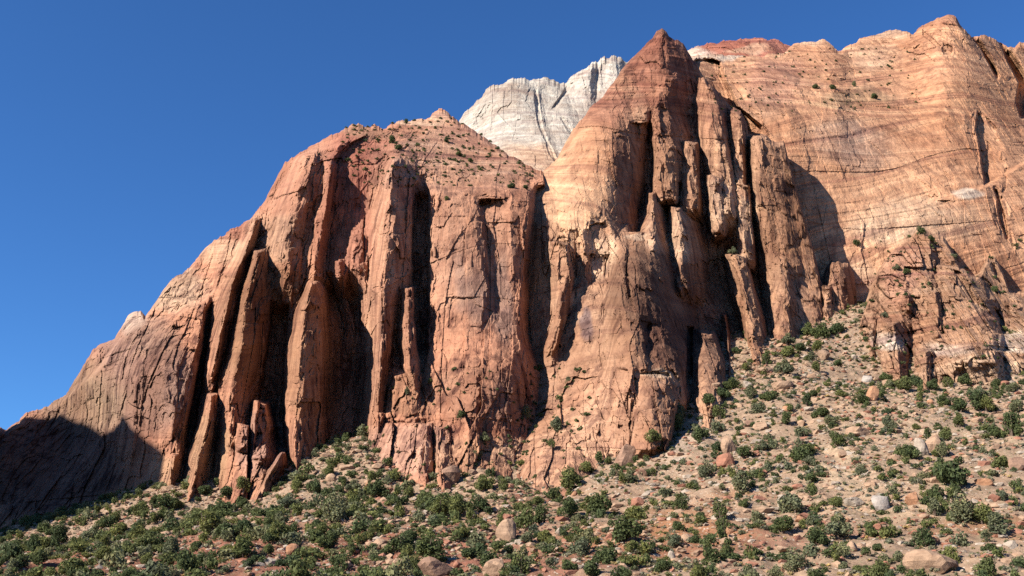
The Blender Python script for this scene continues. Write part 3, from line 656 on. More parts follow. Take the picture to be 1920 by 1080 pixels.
# ---- rubbly cliff band at the right foot
F_top = [(1560, 700), (1590, 640), (1610, 610), (1630, 560), (1648, 505), (1668, 478), (1690, 460), (1716, 434), (1730, 428), (1748, 440), (1768, 442), (1782, 462), (1800, 500), (1830, 520), (1838, 512), (1852, 484), (1866, 478), (1880, 505), (1892, 540), (1905, 548), (1940, 540), (2000, 530), (2120, 520)]
F_ctrl = [(1570, 760, 400), (1600, 650, 416), (1650, 560, 425), (1720, 440, 452), (1760, 460, 448), (1700, 560, 416), (1700, 650, 398), (1680, 720, 385), (1800, 560, 420), (1800, 640, 396), (1800, 720, 380), (1900, 600, 424), (1900, 660, 396), (1920, 740, 378), (2100, 600, 420), (2100, 740, 378), (1620, 800, 380), (1900, 820, 370)]
F_feats = [
    ('b', [(598, 1646, 1672, 1692), (640, 1639, 1680, 1708), (690, 1648, 1686, 1707), (740, 1645, 1688, 1708)], 22, dict(top=12, p=2.0)),
    ('b', [(440, 1712, 1742, 1752), (500, 1690, 1746, 1756), (560, 1680, 1742, 1760)], 9, dict(bot=24, p=2)),
    ('b', [(520, 1680, 1700, 1712), (580, 1670, 1700, 1715)], 10, dict(bot=20, p=2)),
    ('b', [(500, 1752, 1800, 1834), (560, 1760, 1845, 1872), (640, 1765, 1862, 1884), (680, 1765, 1866, 1880)], 12, dict(bot=16, p=3)),
    ('b', [(570, 1868, 1905, 1935), (620, 1880, 1950, 1980), (680, 1885, 1955, 1990)], 9, dict(bot=16, p=2)),
    ('b', [(655, 1710, 1735, 1752), (720, 1708, 1738, 1756)], 14, dict(top=6, p=2)),
    ('a', [(516, 1735, 1815, 1840), (560, 1730, 1860, 1885), (640, 1730, 1880, 1900)], 5, dict(top=4, p=7, bot=20)),
    ('a', [(596, 1720, 1862, 1880), (640, 1715, 1868, 1884), (700, 1715, 1870, 1886)], 5, dict(top=4, p=7, bot=20)),
    ('a', [(628, 1700, 2080, 2110), (700, 1690, 2080, 2110), (760, 1690, 2080, 2110)], 6, dict(top=3, p=8)),
    ('a', [(660, 1712, 2080, 2110), (720, 1708, 2080, 2110), (780, 1700, 2080, 2110)], 5, dict(top=3, p=8)),
    ('r', [(505, 1784, 1800), (540, 1806, 1824), (575, 1826, 1842)], 8, dict(el=4, er=8, top=8, bot=8)),
    ('r', [(478, 1852, 1868), (510, 1860, 1878), (535, 1872, 1884)], 8, dict(el=4, er=8, top=8, bot=8)),
    ('r', [(575, 1858, 1872), (600, 1866, 1884), (625, 1876, 1892)], 8, dict(el=4, er=8, top=8, bot=8)),
    ('a', [(672, 1752, 1800, 1812), (740, 1750, 1800, 1812)], 5, dict(top=4, p=5)),
    ('a', [(660, 1812, 1930, 1960), (740, 1812, 1930, 1960)], 5, dict(top=4, p=5)),
    ('b', [(540, 1736, 1752, 1764), (610, 1740, 1758, 1770)], 12, dict(bot=24, p=2)),
    ('b', [(600, 1600, 1630, 1645), (680, 1590, 1634, 1648)], 8, dict(p=2)),
]
F_zones = [(1672, 640, 36, 18, WHITE, 0.75), (1780, 645, 50, 14, WHITE, 0.6), (1890, 640, 60, 14, WHITE, 0.5), (1690, 520, 50, 60, PINK, 0.5), (1820, 600, 70, 50, TAN, 0.6), (1665, 600, 30, 20, BROWN, 0.5), (1690, 690, 26, 30, BROWN, 0.5), (1840, 690, 90, 40, CREAM, 0.5)]
foot_band = sheet("cliff", 1560, 2120, F_top, 860, F_ctrl, F_feats, (0.43, 0.27, 0.175), F_zones, 700, step=1.2,
                  setoff=1.8, rough=lambda U, V: 1.3 + 0.6 * sstep(0, 1, (1760 - U) / 60), bedamp=lambda U, V: 1.5 + 0 * U, varnish=lambda U, V: 0.4 + 0 * U, back=(6, 20, 40))
tag(foot_band, "low broken tan rock band with a pale ledge above the shrubby slope", None, None, "structure")

# ---- pale peak behind
C_top = [(780, 340), (830, 262), (862, 225), (880, 200), (905, 175), (922, 160), (945, 157), (962, 148), (977, 145), (992, 152), (1010, 148), (1025, 147), (1040, 152), (1050, 160), (1062, 155), (1085, 130), (1100, 126), (1110, 114), (1122, 116), (1130, 110),
         (1155, 108), (1168, 116), (1176, 122), (1188, 112), (1215, 104), (1260, 108), (1320, 130)]
C_ctrl = [(800, 330, 800), (862, 226, 860), (920, 170, 850), (980, 150, 860), (1050, 165, 880), (1110, 120, 900), (1170, 120, 920), (1300, 130, 940), (900, 280, 760), (980, 250, 770), (1060, 220, 810), (1130, 200, 850), (950, 330, 650), (1050, 320, 670), (1200, 320, 740), (900, 420, 600), (1100, 430, 610), (1300, 400, 700)]
C_feats = [
    ('b', [(148, 900, 985, 1000), (168, 880, 1002, 1016), (190, 870, 1004, 1020), (205, 866, 1007, 1024), (240, 860, 1014, 1032), (290, 860, 1034, 1052), (340, 870, 1048, 1066)], 13, dict(top=40, p=1.5, bot=30, wob=1.2)),
    ('b', [(146, 1000, 1030, 1044), (175, 1006, 1052, 1066), (220, 1014, 1070, 1086), (260, 1030, 1082, 1096), (340, 1040, 1100, 1120)], 9, dict(top=30, p=1.5, wob=1.2)),
    ('b', [(113, 1080, 1110, 1120), (150, 1066, 1104, 1118), (200, 1060, 1106, 1122)], 14, dict(top=10, p=1.5, bot=30)),
    ('b', [(108, 1122, 1158, 1176), (150, 1118, 1158, 1180), (210, 1112, 1150, 1176)], 16, dict(top=10, p=1.5, bot=30)),
    ('r', [(190, 912, 930), (225, 884, 914), (252, 866, 896)], 10, dict(el=18, er=10, bot=20)),
    ('r', [(165, 998, 1010), (200, 1002, 1013), (240, 1010, 1020), (290, 1030, 1040), (314, 1045, 1052)], 8, dict(el=4, er=4, top=8, bot=8)),
    ('r', [(152, 1066, 1080), (180, 1050, 1062), (208, 1030, 1042)], 8, dict(el=4, er=5, top=6, bot=8)),
    ('r', [(216, 1046, 1056), (245, 1062, 1074), (268, 1078, 1090)], 7, dict(el=4, er=5, top=8, bot=8)),
    ('r', [(150, 995, 1006), (166, 990, 1010), (180, 984, 1006)], 6, dict(el=6, er=6, top=6, bot=8)),
]
C_zones = [(980, 310, 130, 40, CREAM, 0.7), (1010, 300, 60, 30, TAN, 0.4), (940, 160, 40, 10, (0.45, 0.40, 0.33), 0.4), (1110, 150, 60, 50, (0.60, 0.57, 0.51), 0.6)]
pale_peak = sheet("mountain", 780, 1320, C_top, 520, C_ctrl, C_feats, (0.53, 0.50, 0.435), C_zones, 900, step=1.2,
                  rough=lambda U, V: 0.75 - 0.2 * sstep(140, 190, V), setoff=0.9, bedamp=lambda U, V: 0.9 + 0 * U, blocky=0.6, varnish=lambda U, V: 0.12 + 0 * U, jag=5.0, roundtop=(30, 14))
tag(pale_peak, "pale cream-white rounded peak rising behind the red cliffs", None, None, "structure")

# ---- the canyon's near shoulder beyond the left edge of the view: it throws the big shadow on the cliff's left foot
edge = [(-140, 800, 455), (-40, 800, 455), (6, 806, 450), (60, 782, 462), (113, 776, 468), (140, 790, 450), (170, 800, 440), (192, 815, 430), (215, 806, 425), (231, 778, 420), (245, 800, 418), (270, 822, 412), (308, 848, 405), (300, 900, 398), (290, 935, 392), (260, 985, 380), (200, 1040, 372)]
ET = 300.0
edge = [(a, b, min(sheet_Y(a, b), c + 60)) for a, b, c in edge]
crest = np.array([at(a, b, c) + np.array(sdir) * ET for a, b, c in edge])
n = 260
tt = np.linspace(0, 1, n)
arc = np.r_[0, np.cumsum(np.linalg.norm(np.diff(crest, axis=0), axis=1))]; arc /= arc[-1]
cr = np.stack([np.interp(tt, arc, crest[:, k]) for k in range(3)], -1)
rows = []
sx = np.array(sdir) * np.array([1, 1, 0]); sx /= np.linalg.norm(sx)
drops = (0.0, 0.12, 0.35, 0.65, 1.0)
for side in (1, -1):
    rr = []
    for dd in drops:
        p = cr.copy()
        hgt = np.maximum(cr[:, 2] + 20, 1)
        p[:, 2] = cr[:, 2] - dd * hgt
        p += sx[None] * (side * (6 * (dd > 0) + dd * 55))
        p[:, :2] += (4 * dd * fbm(tt * 40, tt * 0 + dd * 9, 1200 + side, 3))[:, None]
        rr.append(p)
    rows += rr[::-1] if side == 1 else rr[1:]
SP_ = np.stack(rows, 0)
sh = SP_.shape
me = mesh_from_arrays("cliff", SP_.reshape(-1, 3), grid_faces(sh[0], sh[1]), ROCK, True,
                      {"bed": SP_[..., 2], "bedding": np.full(sh[:2], .6), "varnish": np.full(sh[:2], .5)}, {"rock_colour": np.broadcast_to(np.array(BROWN), sh)})
shoulder = link("cliff", me)
tag(shoulder, "brown canyon shoulder standing left of the main cliff and shading its foot", None, None, "structure")

# ------------------------------------------------------------------ ground
G_ctrl_px = [(-150, 1100, 215), (0, 1080, 212), (300, 1080, 200), (640, 1080, 186), (960, 1080, 173), (1300, 1080, 165), (1600, 1080, 160), (1920, 1080, 157), (2080, 1080, 157),
             (-150, 1040, 375), (0, 1004, 378), (150, 962, 374), (300, 918, 370), (400, 915, 362), (480, 932, 346), (560, 868, 346), (640, 842, 350), (700, 862, 336), (780, 905, 316), (900, 893, 314), (1000, 897, 314),
             (1100, 868, 318), (1200, 808, 330), (1300, 742, 348), (1380, 692, 372), (1460, 642, 402), (1540, 582, 438), (1600, 570, 442), (1640, 625, 408), (1660, 692, 384), (1750, 704, 374), (1850, 706, 369), (1920, 698, 370), (2080, 700, 370),
             (640, 965, 262), (960, 985, 232), (1300, 905, 252), (1600, 850, 268), (1900, 850, 252), (300, 1005, 258), (1450, 765, 318), (1150, 950, 250), (1750, 960, 208)]
gp = [tuple(at(a, b, c)) for a, b, c in G_ctrl_px]
gp += [(0, 0, -1.75), (-80, 60, -1.5), (80, 60, -1.5), (0, -80, -2), (-150, 120, 1), (150, 110, 0.5), (-300, 0, 0), (300, 0, 0), (0, -300, -3),
       (-320, 300, 6), (330, 300, 70), (330, 400, 130), (-300, 480, 30), (0, 520, 90), (200, 560, 130)]
G_tps = TPS(gp, 200.0, 2e-4)


def ground_base(x, y):
    z = G_tps(np.clip(x, -340, 340), np.clip(y, -320, 560))
    r = np.maximum(np.maximum(np.abs(x) - 340, 0), np.maximum(np.maximum(y - 560, -320 - y), 0))
    return z * np.exp(-r / 900.0) - 2 * (1 - np.exp(-r / 900.0))


def ground_z(x, y):
    near = sstep(60, 150, y)
    z = ground_base(x, y)
    z = z + near * (2.2 * fbm(x / 42.0, y / 42.0, 41, 3) + 1.3 * fbm(x / 13.0, y / 13.0, 42, 3) + 0.9 * fbm(x / 3.6, y / 3.6, 43, 4) + 0.6 * np.abs(fbm(x / 6.0, y / 6.0, 44, 3)) - 0.9 * np.exp(-(fbm(x / 24.0 + 0.4 * y / 24.0, y / 70.0, 45, 3) / 0.07) ** 2) - 1.4 * np.exp(-((x - (at(1572, 890, 245)[0] + 0.23 * (y - 245) + 3 * np.sin(y / 17.0))) / 3.0) ** 2) * sstep(205, 235, y) * (1 - sstep(275, 310, y)))
    return z


def axis(lo, hi, step, far):
    core = np.arange(lo, hi + 1e-6, step)
    g = step * 1.25 ** np.arange(1, 60)
    out = np.cumsum(g); out = out[out < far]
    return np.r_[(lo - out)[::-1], core, hi + out]


gx = axis(-255, 275, 0.85, 6000)
gy = axis(135, 462, 0.85, 6000)
GX, GY = np.meshgrid(gx, gy)
GZ = ground_z(GX, GY)


def soil(x, y):
    # where the ground is red earth, tan scree or pale sand (world positions)
    base = np.array((0.43, 0.288, 0.192), np.float32)
    c = np.broadcast_to(base, x.shape + (3,)).copy()
    def zone(u, v, Y, rx, ry, colr, k):
        nonlocal c
        p = at(u, v, Y)
        wx = 9 * fbm(x / 14.0, y / 14.0, 51, 3); wy = 9 * fbm(x / 14.0 + 7, y / 14.0, 52, 3)
        d = np.sqrt(((x + wx - p[0]) / rx) ** 2 + ((y + wy - p[1]) / ry) ** 2)
        f = (k * (1 - sstep(0.45, 1.1, d)))[..., None]
        c = c * (1 - f) + np.array(colr, np.float32) * f
    red = (0.33, 0.135, 0.085)
    zone(450, 1050, 215, 85, 45, red, 0.9); zone(120, 1040, 240, 70, 50, red, 0.8); zone(700, 1040, 205, 40, 30, red, 0.8); zone(900, 1060, 180, 34, 22, red, 0.7); zone(600, 960, 270, 40, 26, red, 0.5); zone(1230, 1010, 205, 26, 26, (0.42, 0.19, 0.09), 0.85); zone(1330, 950, 232, 20, 14, (0.42, 0.19, 0.09), 0.6)
    zone(1000, 930, 285, 14, 22, red, 0.8); zone(760, 960, 262, 70, 30, (0.34, 0.19, 0.12), 0.6); zone(1080, 1040, 190, 40, 20, red, 0.5); zone(1880, 1010, 190, 14, 12, (0.42, 0.2, 0.1), 0.7)
    zone(1530, 1010, 192, 22, 10, red, 0.5); zone(1600, 945, 217, 6, 14, (0.60, 0.42, 0.27), 0.95); zone(1585, 910, 234, 6, 14, (0.60, 0.42, 0.27), 0.95); zone(1568, 880, 250, 6, 14, (0.60, 0.42, 0.27), 0.95); zone(1550, 845, 268, 6, 14, (0.60, 0.42, 0.27), 0.95); zone(1660, 950, 212, 26, 16, (0.52, 0.35, 0.22), 0.6); zone(1620, 780, 305, 22, 30, (0.52, 0.345, 0.22), 0.5)
    zone(640, 855, 348, 16, 12, (0.40, 0.28, 0.18), 0.8); zone(1260, 830, 300, 20, 16, (0.56, 0.42, 0.32), 0.6); zone(1800, 820, 275, 50, 30, (0.47, 0.33, 0.22), 0.5)
    k = (0.5 + 0.5 * fbm(x / 9.0, y / 9.0, 57, 4))[..., None]
    c = c * (0.82 + 0.36 * k) * 0.56
    return c


gm, t, b = nt("stony_soil")
pos = N(t, "ShaderNodeNewGeometry").outputs['Position']
c = N(t, "ShaderNodeVertexColor", layer_name="soil").outputs[0]
c = mul(t, c, ramp(t, noise_node(t, 0.35, pos, detail=6, rough=0.65), [(0.3, 0.52), (0.5, 0.95), (0.7, 1.32)]), 0.9)
vor = N(t, "ShaderNodeTexVoronoi"); vor.inputs['Scale'].default_value = 1.1; t.links.new(pos, vor.inputs['Vector'])
stones = ramp(t, vor.outputs['Distance'], [(0.16, 1.0), (0.30, 0.0)])
sel = ramp(t, noise_node(t, 0.16, pos, detail=3), [(0.42, 0.0), (0.58, 1.0)])
f = N(t, "ShaderNodeMath", operation='MULTIPLY'); t.links.new(stones, f.inputs[0]); t.links.new(sel, f.inputs[1])
c = mul(t, c, (0.40, 0.32, 0.25), f.outputs[0], 'MIX')
dry = ramp(t, noise_node(t, 0.9, pos, detail=5, rough=0.7), [(0.52, 0.0), (0.66, 1.0)])
c = mul(t, c, (0.17, 0.145, 0.085), mul(t, (0, 0, 0), (0.55, 0.55, 0.55), dry, 'MIX'), 'MIX')
t.links.new(c, b.inputs['Base Color'])
bump = N(t, "ShaderNodeBump"); bump.inputs['Strength'].default_value = 0.9; bump.inputs['Distance'].default_value = 0.5
t.links.new(noise_node(t, 1.1, pos, detail=8, rough=0.7), bump.inputs['Height']); t.links.new(bump.outputs[0], b.inputs['Normal'])
ground = link("ground", mesh_from_arrays("ground", np.stack([GX, GY, GZ], -1).reshape(-1, 3), grid_faces(len(gy), len(gx)), gm, True, None, {"soil": soil(GX, GY)}))
tag(ground, "stony tan and red desert slope rising to the foot of the cliffs", None, None, "structure")


def hit(u, v):
    """first thing of the terrain seen at a photo pixel: its world point and whether it is ground"""
    ys = np.arange(120, 640, 1.0)
    P = at(u, v, ys)
    g = np.nonzero(P[:, 2] < ground_z(P[:, 0], P[:, 1]))[0]
    Yg = ys[g[0]] if len(g) else 1e9
    Yc = sheet_Y(u, v)
    if min(Yg, Yc) > 2000: return None, False
    return (at(u, v, min(Yg, Yc)), Yg <= Yc)

#@@OBJECTS
# ------------------------------------------------------------------ shrubs and small trees
def leaf_material(name, col):
    m, t, b = nt(name)
    pos = N(t, "ShaderNodeNewGeometry").outputs['Position']
    sh = N(t, "ShaderNodeAttribute", attribute_name="leaf").outputs['Fac']
    c = mul(t, col, ramp(t, sh, [(0.0, (0.60, 0.62, 0.55)), (0.5, (1, 1, 1)), (1.0, (1.55, 1.42, 1.15))]))
    c = mul(t, c, ramp(t, noise_node(t, 0.08, pos, detail=2), [(0.3, (0.80, 0.85, 0.9)), (0.7, (1.22, 1.12, 0.95))]))
    t.links.new(c, b.inputs['Base Color'])
    b.inputs['Roughness'].default_value = 0.8
    tr = N(t, "ShaderNodeBsdfTranslucent"); t.links.new(c, tr.inputs['Color'])
    mx = N(t, "ShaderNodeMixShader"); mx.inputs[0].default_value = 0.35
    t.links.new(b.outputs[0], mx.inputs[1]); t.links.new(tr.outputs[0], mx.inputs[2])
    t.links.new(mx.outputs[0], next(q for q in t.nodes if q.type == 'OUTPUT_MATERIAL').inputs[0])
    return m


LEAF = [leaf_material("dark_juniper_leaf", (0.074, 0.096, 0.044)), leaf_material("olive_leaf", (0.118, 0.134, 0.054)), leaf_material("grey_green_leaf", (0.140, 0.152, 0.092))]
SAGE = leaf_material("sage_leaf", (0.19, 0.185, 0.135))
BARK, t, b = nt("bark")
t.links.new(mul(t, (0.11, 0.08, 0.06), ramp(t, noise_node(t, 6.0, N(t, "ShaderNodeNewGeometry").outputs['Position']), [(0.3, 0.6), (0.7, 1.3)])), b.inputs['Base Color'])


def leaf_cloud(seed, n, lobes=9, spread=0.34, leaf=0.075, tall=1.0):
    """small leaf quads on the lobes of a crown about 1 wide and `tall` high, base at 0"""
    g = np.random.default_rng(seed)
    L = []
    for i in range(lobes):
        a = g.uniform(0, 6.283); r = spread * math.sqrt(g.uniform(0.02, 1))
        hz = g.uniform(0.25, 0.80) * tall * (1 - 0.45 * (r / spread) ** 2)
        L.append((r * math.cos(a), r * math.sin(a), hz, g.uniform(0.13, 0.24)))
    L.append((0, 0, 0.42 * tall, 0.26))
    L = np.array(L)
    k = g.choice(len(L), n, p=L[:, 3] ** 2 / (L[:, 3] ** 2).sum())
    d = g.normal(size=(n, 3)); d /= np.linalg.norm(d, axis=1)[:, None]
    rad = L[k, 3] * (0.55 + 0.5 * g.uniform(size=n) ** 0.6)
    P = L[k, :3] + d * rad[:, None] * np.array([1, 1, 1.05 * min(tall, 1.1)])
    P[:, 2] = np.maximum(P[:, 2], 0.03 + 0.05 * g.uniform(size=n))
    nrm = d + 0.9 * g.normal(size=(n, 3)); nrm /= np.linalg.norm(nrm, axis=1)[:, None]
    t1 = np.cross(nrm, g.normal(size=(n, 3))); t1 /= np.linalg.norm(t1, axis=1)[:, None]
    t2 = np.cross(nrm, t1)
    s = leaf * g.uniform(0.55, 1.3, n)[:, None]
    V = np.stack([P - t1 * s, P - t2 * s * 0.6, P + t1 * s, P + t2 * s * 0.6], 1).reshape(-1, 3)
    F = np.arange(4 * n).reshape(n, 4)
    tone = np.clip(0.5 + 0.22 * g.normal(size=n) + 0.25 * (g.uniform(size=len(L))[k] - 0.5), 0, 1)
    return V, F, np.repeat(tone, 4)


def tube(points, r0, r1, sides=5):
    pts = np.array(points, float); n = len(pts)
    vs = []
    for i, p in enumerate(pts):
        r = r0 + (r1 - r0) * i / (n - 1)
        for k in range(sides):
            a = 6.283 * k / sides
            vs.append((p[0] + r * math.cos(a), p[1] + r * math.sin(a), p[2]))
    fs = [(i * sides + k, i * sides + (k + 1) % sides, (i + 1) * sides + (k + 1) % sides, (i + 1) * sides + k) for i in range(n - 1) for k in range(sides)]
    return np.array(vs), np.array(fs)


def trunk_mesh(seed, tall):
    g = np.random.default_rng(seed)
    V, F, o = [], [], 0
    for i in range(4):
        a = g.uniform(0, 6.28); e = np.array([0.24 * math.cos(a), 0.24 * math.sin(a), g.uniform(0.45, 0.7) * tall])
        m_ = e * 0.45 + np.array([0.03 * g.normal(), 0.03 * g.normal(), 0.02])
        v, f = tube([(0, 0, -0.12), m_, e], 0.045, 0.012)
        V.append(v); F.append(f + o); o += len(v)
    return mesh_from_arrays("trunk", np.concatenate(V), np.concatenate(F), BARK)


SHAPES = [(1.0, 9, 0.34), (0.82, 8, 0.38), (1.15, 10, 0.30), (0.92, 11, 0.36), (1.35, 10, 0.24)]
PROTO = {}
for tone in range(3):
    for si, (tall, lobes, spread) in enumerate(SHAPES):
        V_, F_, T_ = leaf_cloud(1000 + tone * 10 + si, 1500, lobes, spread, 0.048, tall)
        PROTO[tone, si] = (mesh_from_arrays("crown", V_, F_, LEAF[tone], False, {"leaf": T_}), trunk_mesh(2000 + tone * 10 + si, tall))

# ---- boulders: (u, v, width px, height px, stone, label); label ends the sentence "... the X" for the shrubs around
BOULDER_SCALE = 0.74
TONES = {'tan': (0.36, 0.235, 0.155), 'pale': (0.37, 0.30, 0.235), 'red': (0.31, 0.145, 0.095), 'brown': (0.27, 0.165, 0.115), 'orange': (0.38, 0.20, 0.115), 'grey': (0.36, 0.31, 0.27)}
STONE = {}
for k_, c_ in TONES.items():
    c_ = tuple(q * BOULDER_SCALE for q in c_)
    m, t, b = nt(k_ + "_boulder_stone")
    pos = N(t, "ShaderNodeNewGeometry").outputs['Position']
    c = mul(t, c_, ramp(t, noise_node(t, 0.5, pos, detail=6, rough=0.65), [(0.3, (0.68, 0.62, 0.6)), (0.5, (1, 1, 1)), (0.7, (1.22, 1.2, 1.16))]))
    c = mul(t, c, ramp(t, noise_node(t, 1.0, mapping(t, pos, (0.3, 0.3, 3.0)), detail=4), [(0.35, 0.78), (0.6, 1.1)]), 0.7)
    t.links.new(c, b.inputs['Base Color'])
    bump = N(t, "ShaderNodeBump"); bump.inputs['Strength'].default_value = 0.7; bump.inputs['Distance'].default_value = 0.25
    t.links.new(noise_node(t, 1.6, pos, detail=7, rough=0.65), bump.inputs['Height']); t.links.new(bump.outputs[0], b.inputs['Normal'])
    STONE[k_] = m


def ico(sub):
    bm = bmesh.new(); bmesh.ops.create_icosphere(bm, subdivisions=sub, radius=1.0)
    v = np.array([x.co[:] for x in bm.verts]); f = np.array([[q.index for q in x.verts] for x in bm.faces]); bm.free()
    return v, f


IV, IF = ico(3)
IV1, IF1 = ico(1)


def boulder_verts(seed, dirs, planes=13, rough=0.05):
    g = np.random.default_rng(seed)
    n = g.normal(size=(planes, 3)); n /= np.linalg.norm(n, axis=1)[:, None]
    o = g.uniform(0.42, 0.85, planes)
    dn = np.maximum(dirs @ n.T, 1e-3)
    r = np.minimum((o[None] / dn).min(1), 1.0)
    r = r * (1 + rough * fbm(dirs[:, 0] * 2.6 + seed, dirs[:, 1] * 2.6 + dirs[:, 2] * 2.1, seed, 4))
    v = dirs * r[:, None]
    return v / (v.max(0) - v.min(0))[None]


BOULDERS = [
    (1615, 812, 46, 24, 'tan', "large tan boulder with a shaded underside above the sandy gully", "large tan gully boulder"),
    (1607, 942, 42, 21, 'pale', "flat-topped pale boulder with a red front in the middle of the slope", "flat-topped pale boulder"),
    (1655, 946, 32, 30, 'grey', "split grey-white boulder just right of the flat-topped one", "split grey-white boulder"),
    (1717, 936, 25, 27, 'orange', "orange wedge-shaped boulder right of the split grey-white boulder", "orange wedge boulder"),
    (1732, 842, 26, 38, 'pale', "tall pale upright rock with ribbed face beside big junipers", "pale ribbed upright rock"),
    (1757, 836, 34, 34, 'tan', "broad tan rock leaning against the pale ribbed upright rock", "broad leaning tan rock"),
    (1467, 947, 17, 23, 'pale', "small white upright stone half hidden by a juniper", "white upright stone"),
    (1757, 903, 22, 14, 'tan', "small tan block below the biggest juniper of the right slope", "small tan block"),
    (1848, 907, 30, 15, 'orange', "low orange-tan boulder on open scree at the right", "low orange-tan boulder"),
    (1912, 872, 36, 26, 'brown', "dark brown boulder cut by the right edge of the view", "dark brown edge boulder"),
    (1566, 907, 19, 10, 'pale', "small white stone beside the sandy gully", "small white gully stone"),
    (1760, 1058, 96, 44, 'tan', "wide pinkish rock outcrop low on the right slope", "wide pinkish outcrop"),
    (1181, 856, 62, 44, 'brown', "big brown fallen block at the foot of the central cliff", "big brown fallen block"),
    (1369, 836, 27, 32, 'tan', "upright tan block with a square top amid white scree", "upright square tan block"),
    (1362, 866, 32, 26, 'red', "dark reddish block leaning below the upright tan block", "dark reddish leaning block"),
    (1260, 1046, 14, 19, 'pale', "pale narrow block casting a dark shadow on red soil", "pale narrow block"),
    (1426, 936, 24, 11, 'red', "flat reddish slab between two round junipers", "flat reddish slab"),
    (1431, 799, 32, 18, 'tan', "square-cut tan block beside a broken white slab", "square-cut tan block"),
    (1406, 797, 24, 14, 'brown', "brown wedge block left of the square-cut tan block", "brown wedge block"),
    (1545, 666, 27, 22, 'tan', "smooth rounded tan boulder high on the slope", "smooth rounded tan boulder"),
    (1431, 695, 42, 17, 'tan', "long low tan slab near the pillars' foot", "long low tan slab"),
    (1464, 722, 42, 18, 'tan', "flat tilted tan slab below the long low slab", "flat tilted tan slab"),
    (1401, 722, 17, 16, 'pale', "whitish stone tucked beside a green juniper under the pillars", "whitish tucked stone"),
    (1526, 706, 20, 12, 'tan', "square tan stone on top of a dark juniper", "square tan stone"),
    (1628, 711, 22, 20, 'grey', "rough grey-white boulder below the small banded pinnacle", "rough grey-white boulder"),
    (1640, 742, 24, 24, 'orange', "cracked orange rock rib sticking out of the right slope", "cracked orange rock rib"),
    (815, 1070, 62, 40, 'brown', "large rounded brown boulder at the bottom of the slope", "large rounded brown boulder"),
    (930, 1072, 42, 30, 'tan', "pale tan boulder right of the large rounded brown one", "pale tan bottom boulder"),
    (547, 1036, 27, 25, 'orange', "orange block among dark junipers at the lower left", "orange block"),
    (653, 876, 30, 15, 'tan', "flat tan slab near the alcove mouth's shadow", "flat alcove-mouth slab"),
    (622, 897, 23, 15, 'tan', "pinkish squared stone below the alcove mouth", "pinkish squared stone"),
    (846, 893, 36, 32, 'brown', "angular brown block fallen against the cliff base", "angular brown block"),
    (573, 1009, 24, 14, 'pale', "pale rounded stone in the thick juniper patch", "pale rounded stone"),
    (713, 1023, 29, 18, 'tan', "tilted tan slab in the middle of the thicket", "tilted tan thicket slab"),
    (951, 1002, 38, 40, 'tan', "tall pale tan boulder right of the thickest junipers", "tall pale tan boulder"),
    (753, 960, 26, 16, 'brown', "brown boulder on the bare patch below the cliff", "brown bare-patch boulder"),
    (950, 971, 17, 14, 'red', "bright red block above the tall pale boulder", "bright red block"),
    (1125, 1052, 18, 13, 'orange', "yellowish orange slab low in the centre of the slope", "yellowish orange slab"),
    (1275, 862, 28, 11, 'pale', "pale pink flat stone in the white scree", "pale pink flat stone"),
    (165, 1011, 18, 9, 'pale', "whitish stone among the lower left junipers", "whitish lower stone"),
    (222, 1042, 22, 12, 'tan', "tan stone between large dark junipers in the lower left", "tan lower stone"),
    (1520, 768, 20, 10, 'pale', "thin pale slab above a spreading dark juniper", "thin pale slab"),
    (1390, 600, 1, 1, None, "", "lit pillar's foot"), (760, 905, 1, 1, None, "", "splintered cliff foot"), (505, 930, 1, 1, None, "", "leaning rock slab"), (330, 915, 1, 1, None, "", "small twin pillars"),
    (1675, 700, 1, 1, None, "", "small banded pinnacle"), (1735, 440, 1, 1, None, "", "broken rock crest"), (830, 215, 1, 1, None, "", "pale summit knob"), (1250, 800, 1, 1, None, "", "central cliff's lower corner"),
    (1850, 730, 1, 1, None, "", "pale rock ledge"), (1500, 640, 1, 1, None, "", "shadowed pillar base"), (1010, 780, 1, 1, None, "", "bushy bench in the cliff"), (1570, 160, 1, 1, None, "", "brushy saddle"),
    (60, 1010, 1, 1, None, "", "shaded cliff corner"), (1260, 960, 1, 1, None, "", "red earth patch"), (470, 1060, 1, 1, None, "", "red earth bank"), (1030, 930, 1, 1, None, "", "red earth chute"),
]
LANDMARKS = []
for i, (u, v, w, h, tone, label, short) in enumerate(BOULDERS):
    LANDMARKS.append((u, v, short))
    if tone is None: continue
    p, isg = hit(u, v + 0.38 * h)
    if p is None: continue
    m_ = p[1] / FPX * 1.03
    vv = boulder_verts(300 + i, IV, 7 if h > 0.6 * w else 9, 0.09)
    if h < 0.55 * w: vv[:, 2] = np.minimum(vv[:, 2], np.quantile(vv[:, 2], 0.9))
    vv = vv * np.array([w * m_, 0.85 * w * m_, max(h * m_ * 1.25, 0.4)])
    me = mesh_from_arrays("boulder", vv, IF, STONE[tone], False)
    o = link("boulder", me)
    o.location = (p[0], p[1] + 0.2 * w * m_, p[2] + 0.38 * h * m_)
    o.rotation_euler = (RNG.uniform(-.12, .12), RNG.uniform(-.18, .18), RNG.uniform(-.4, .4))
    tag(o, label, "boulder", "boulders fallen on the slope")

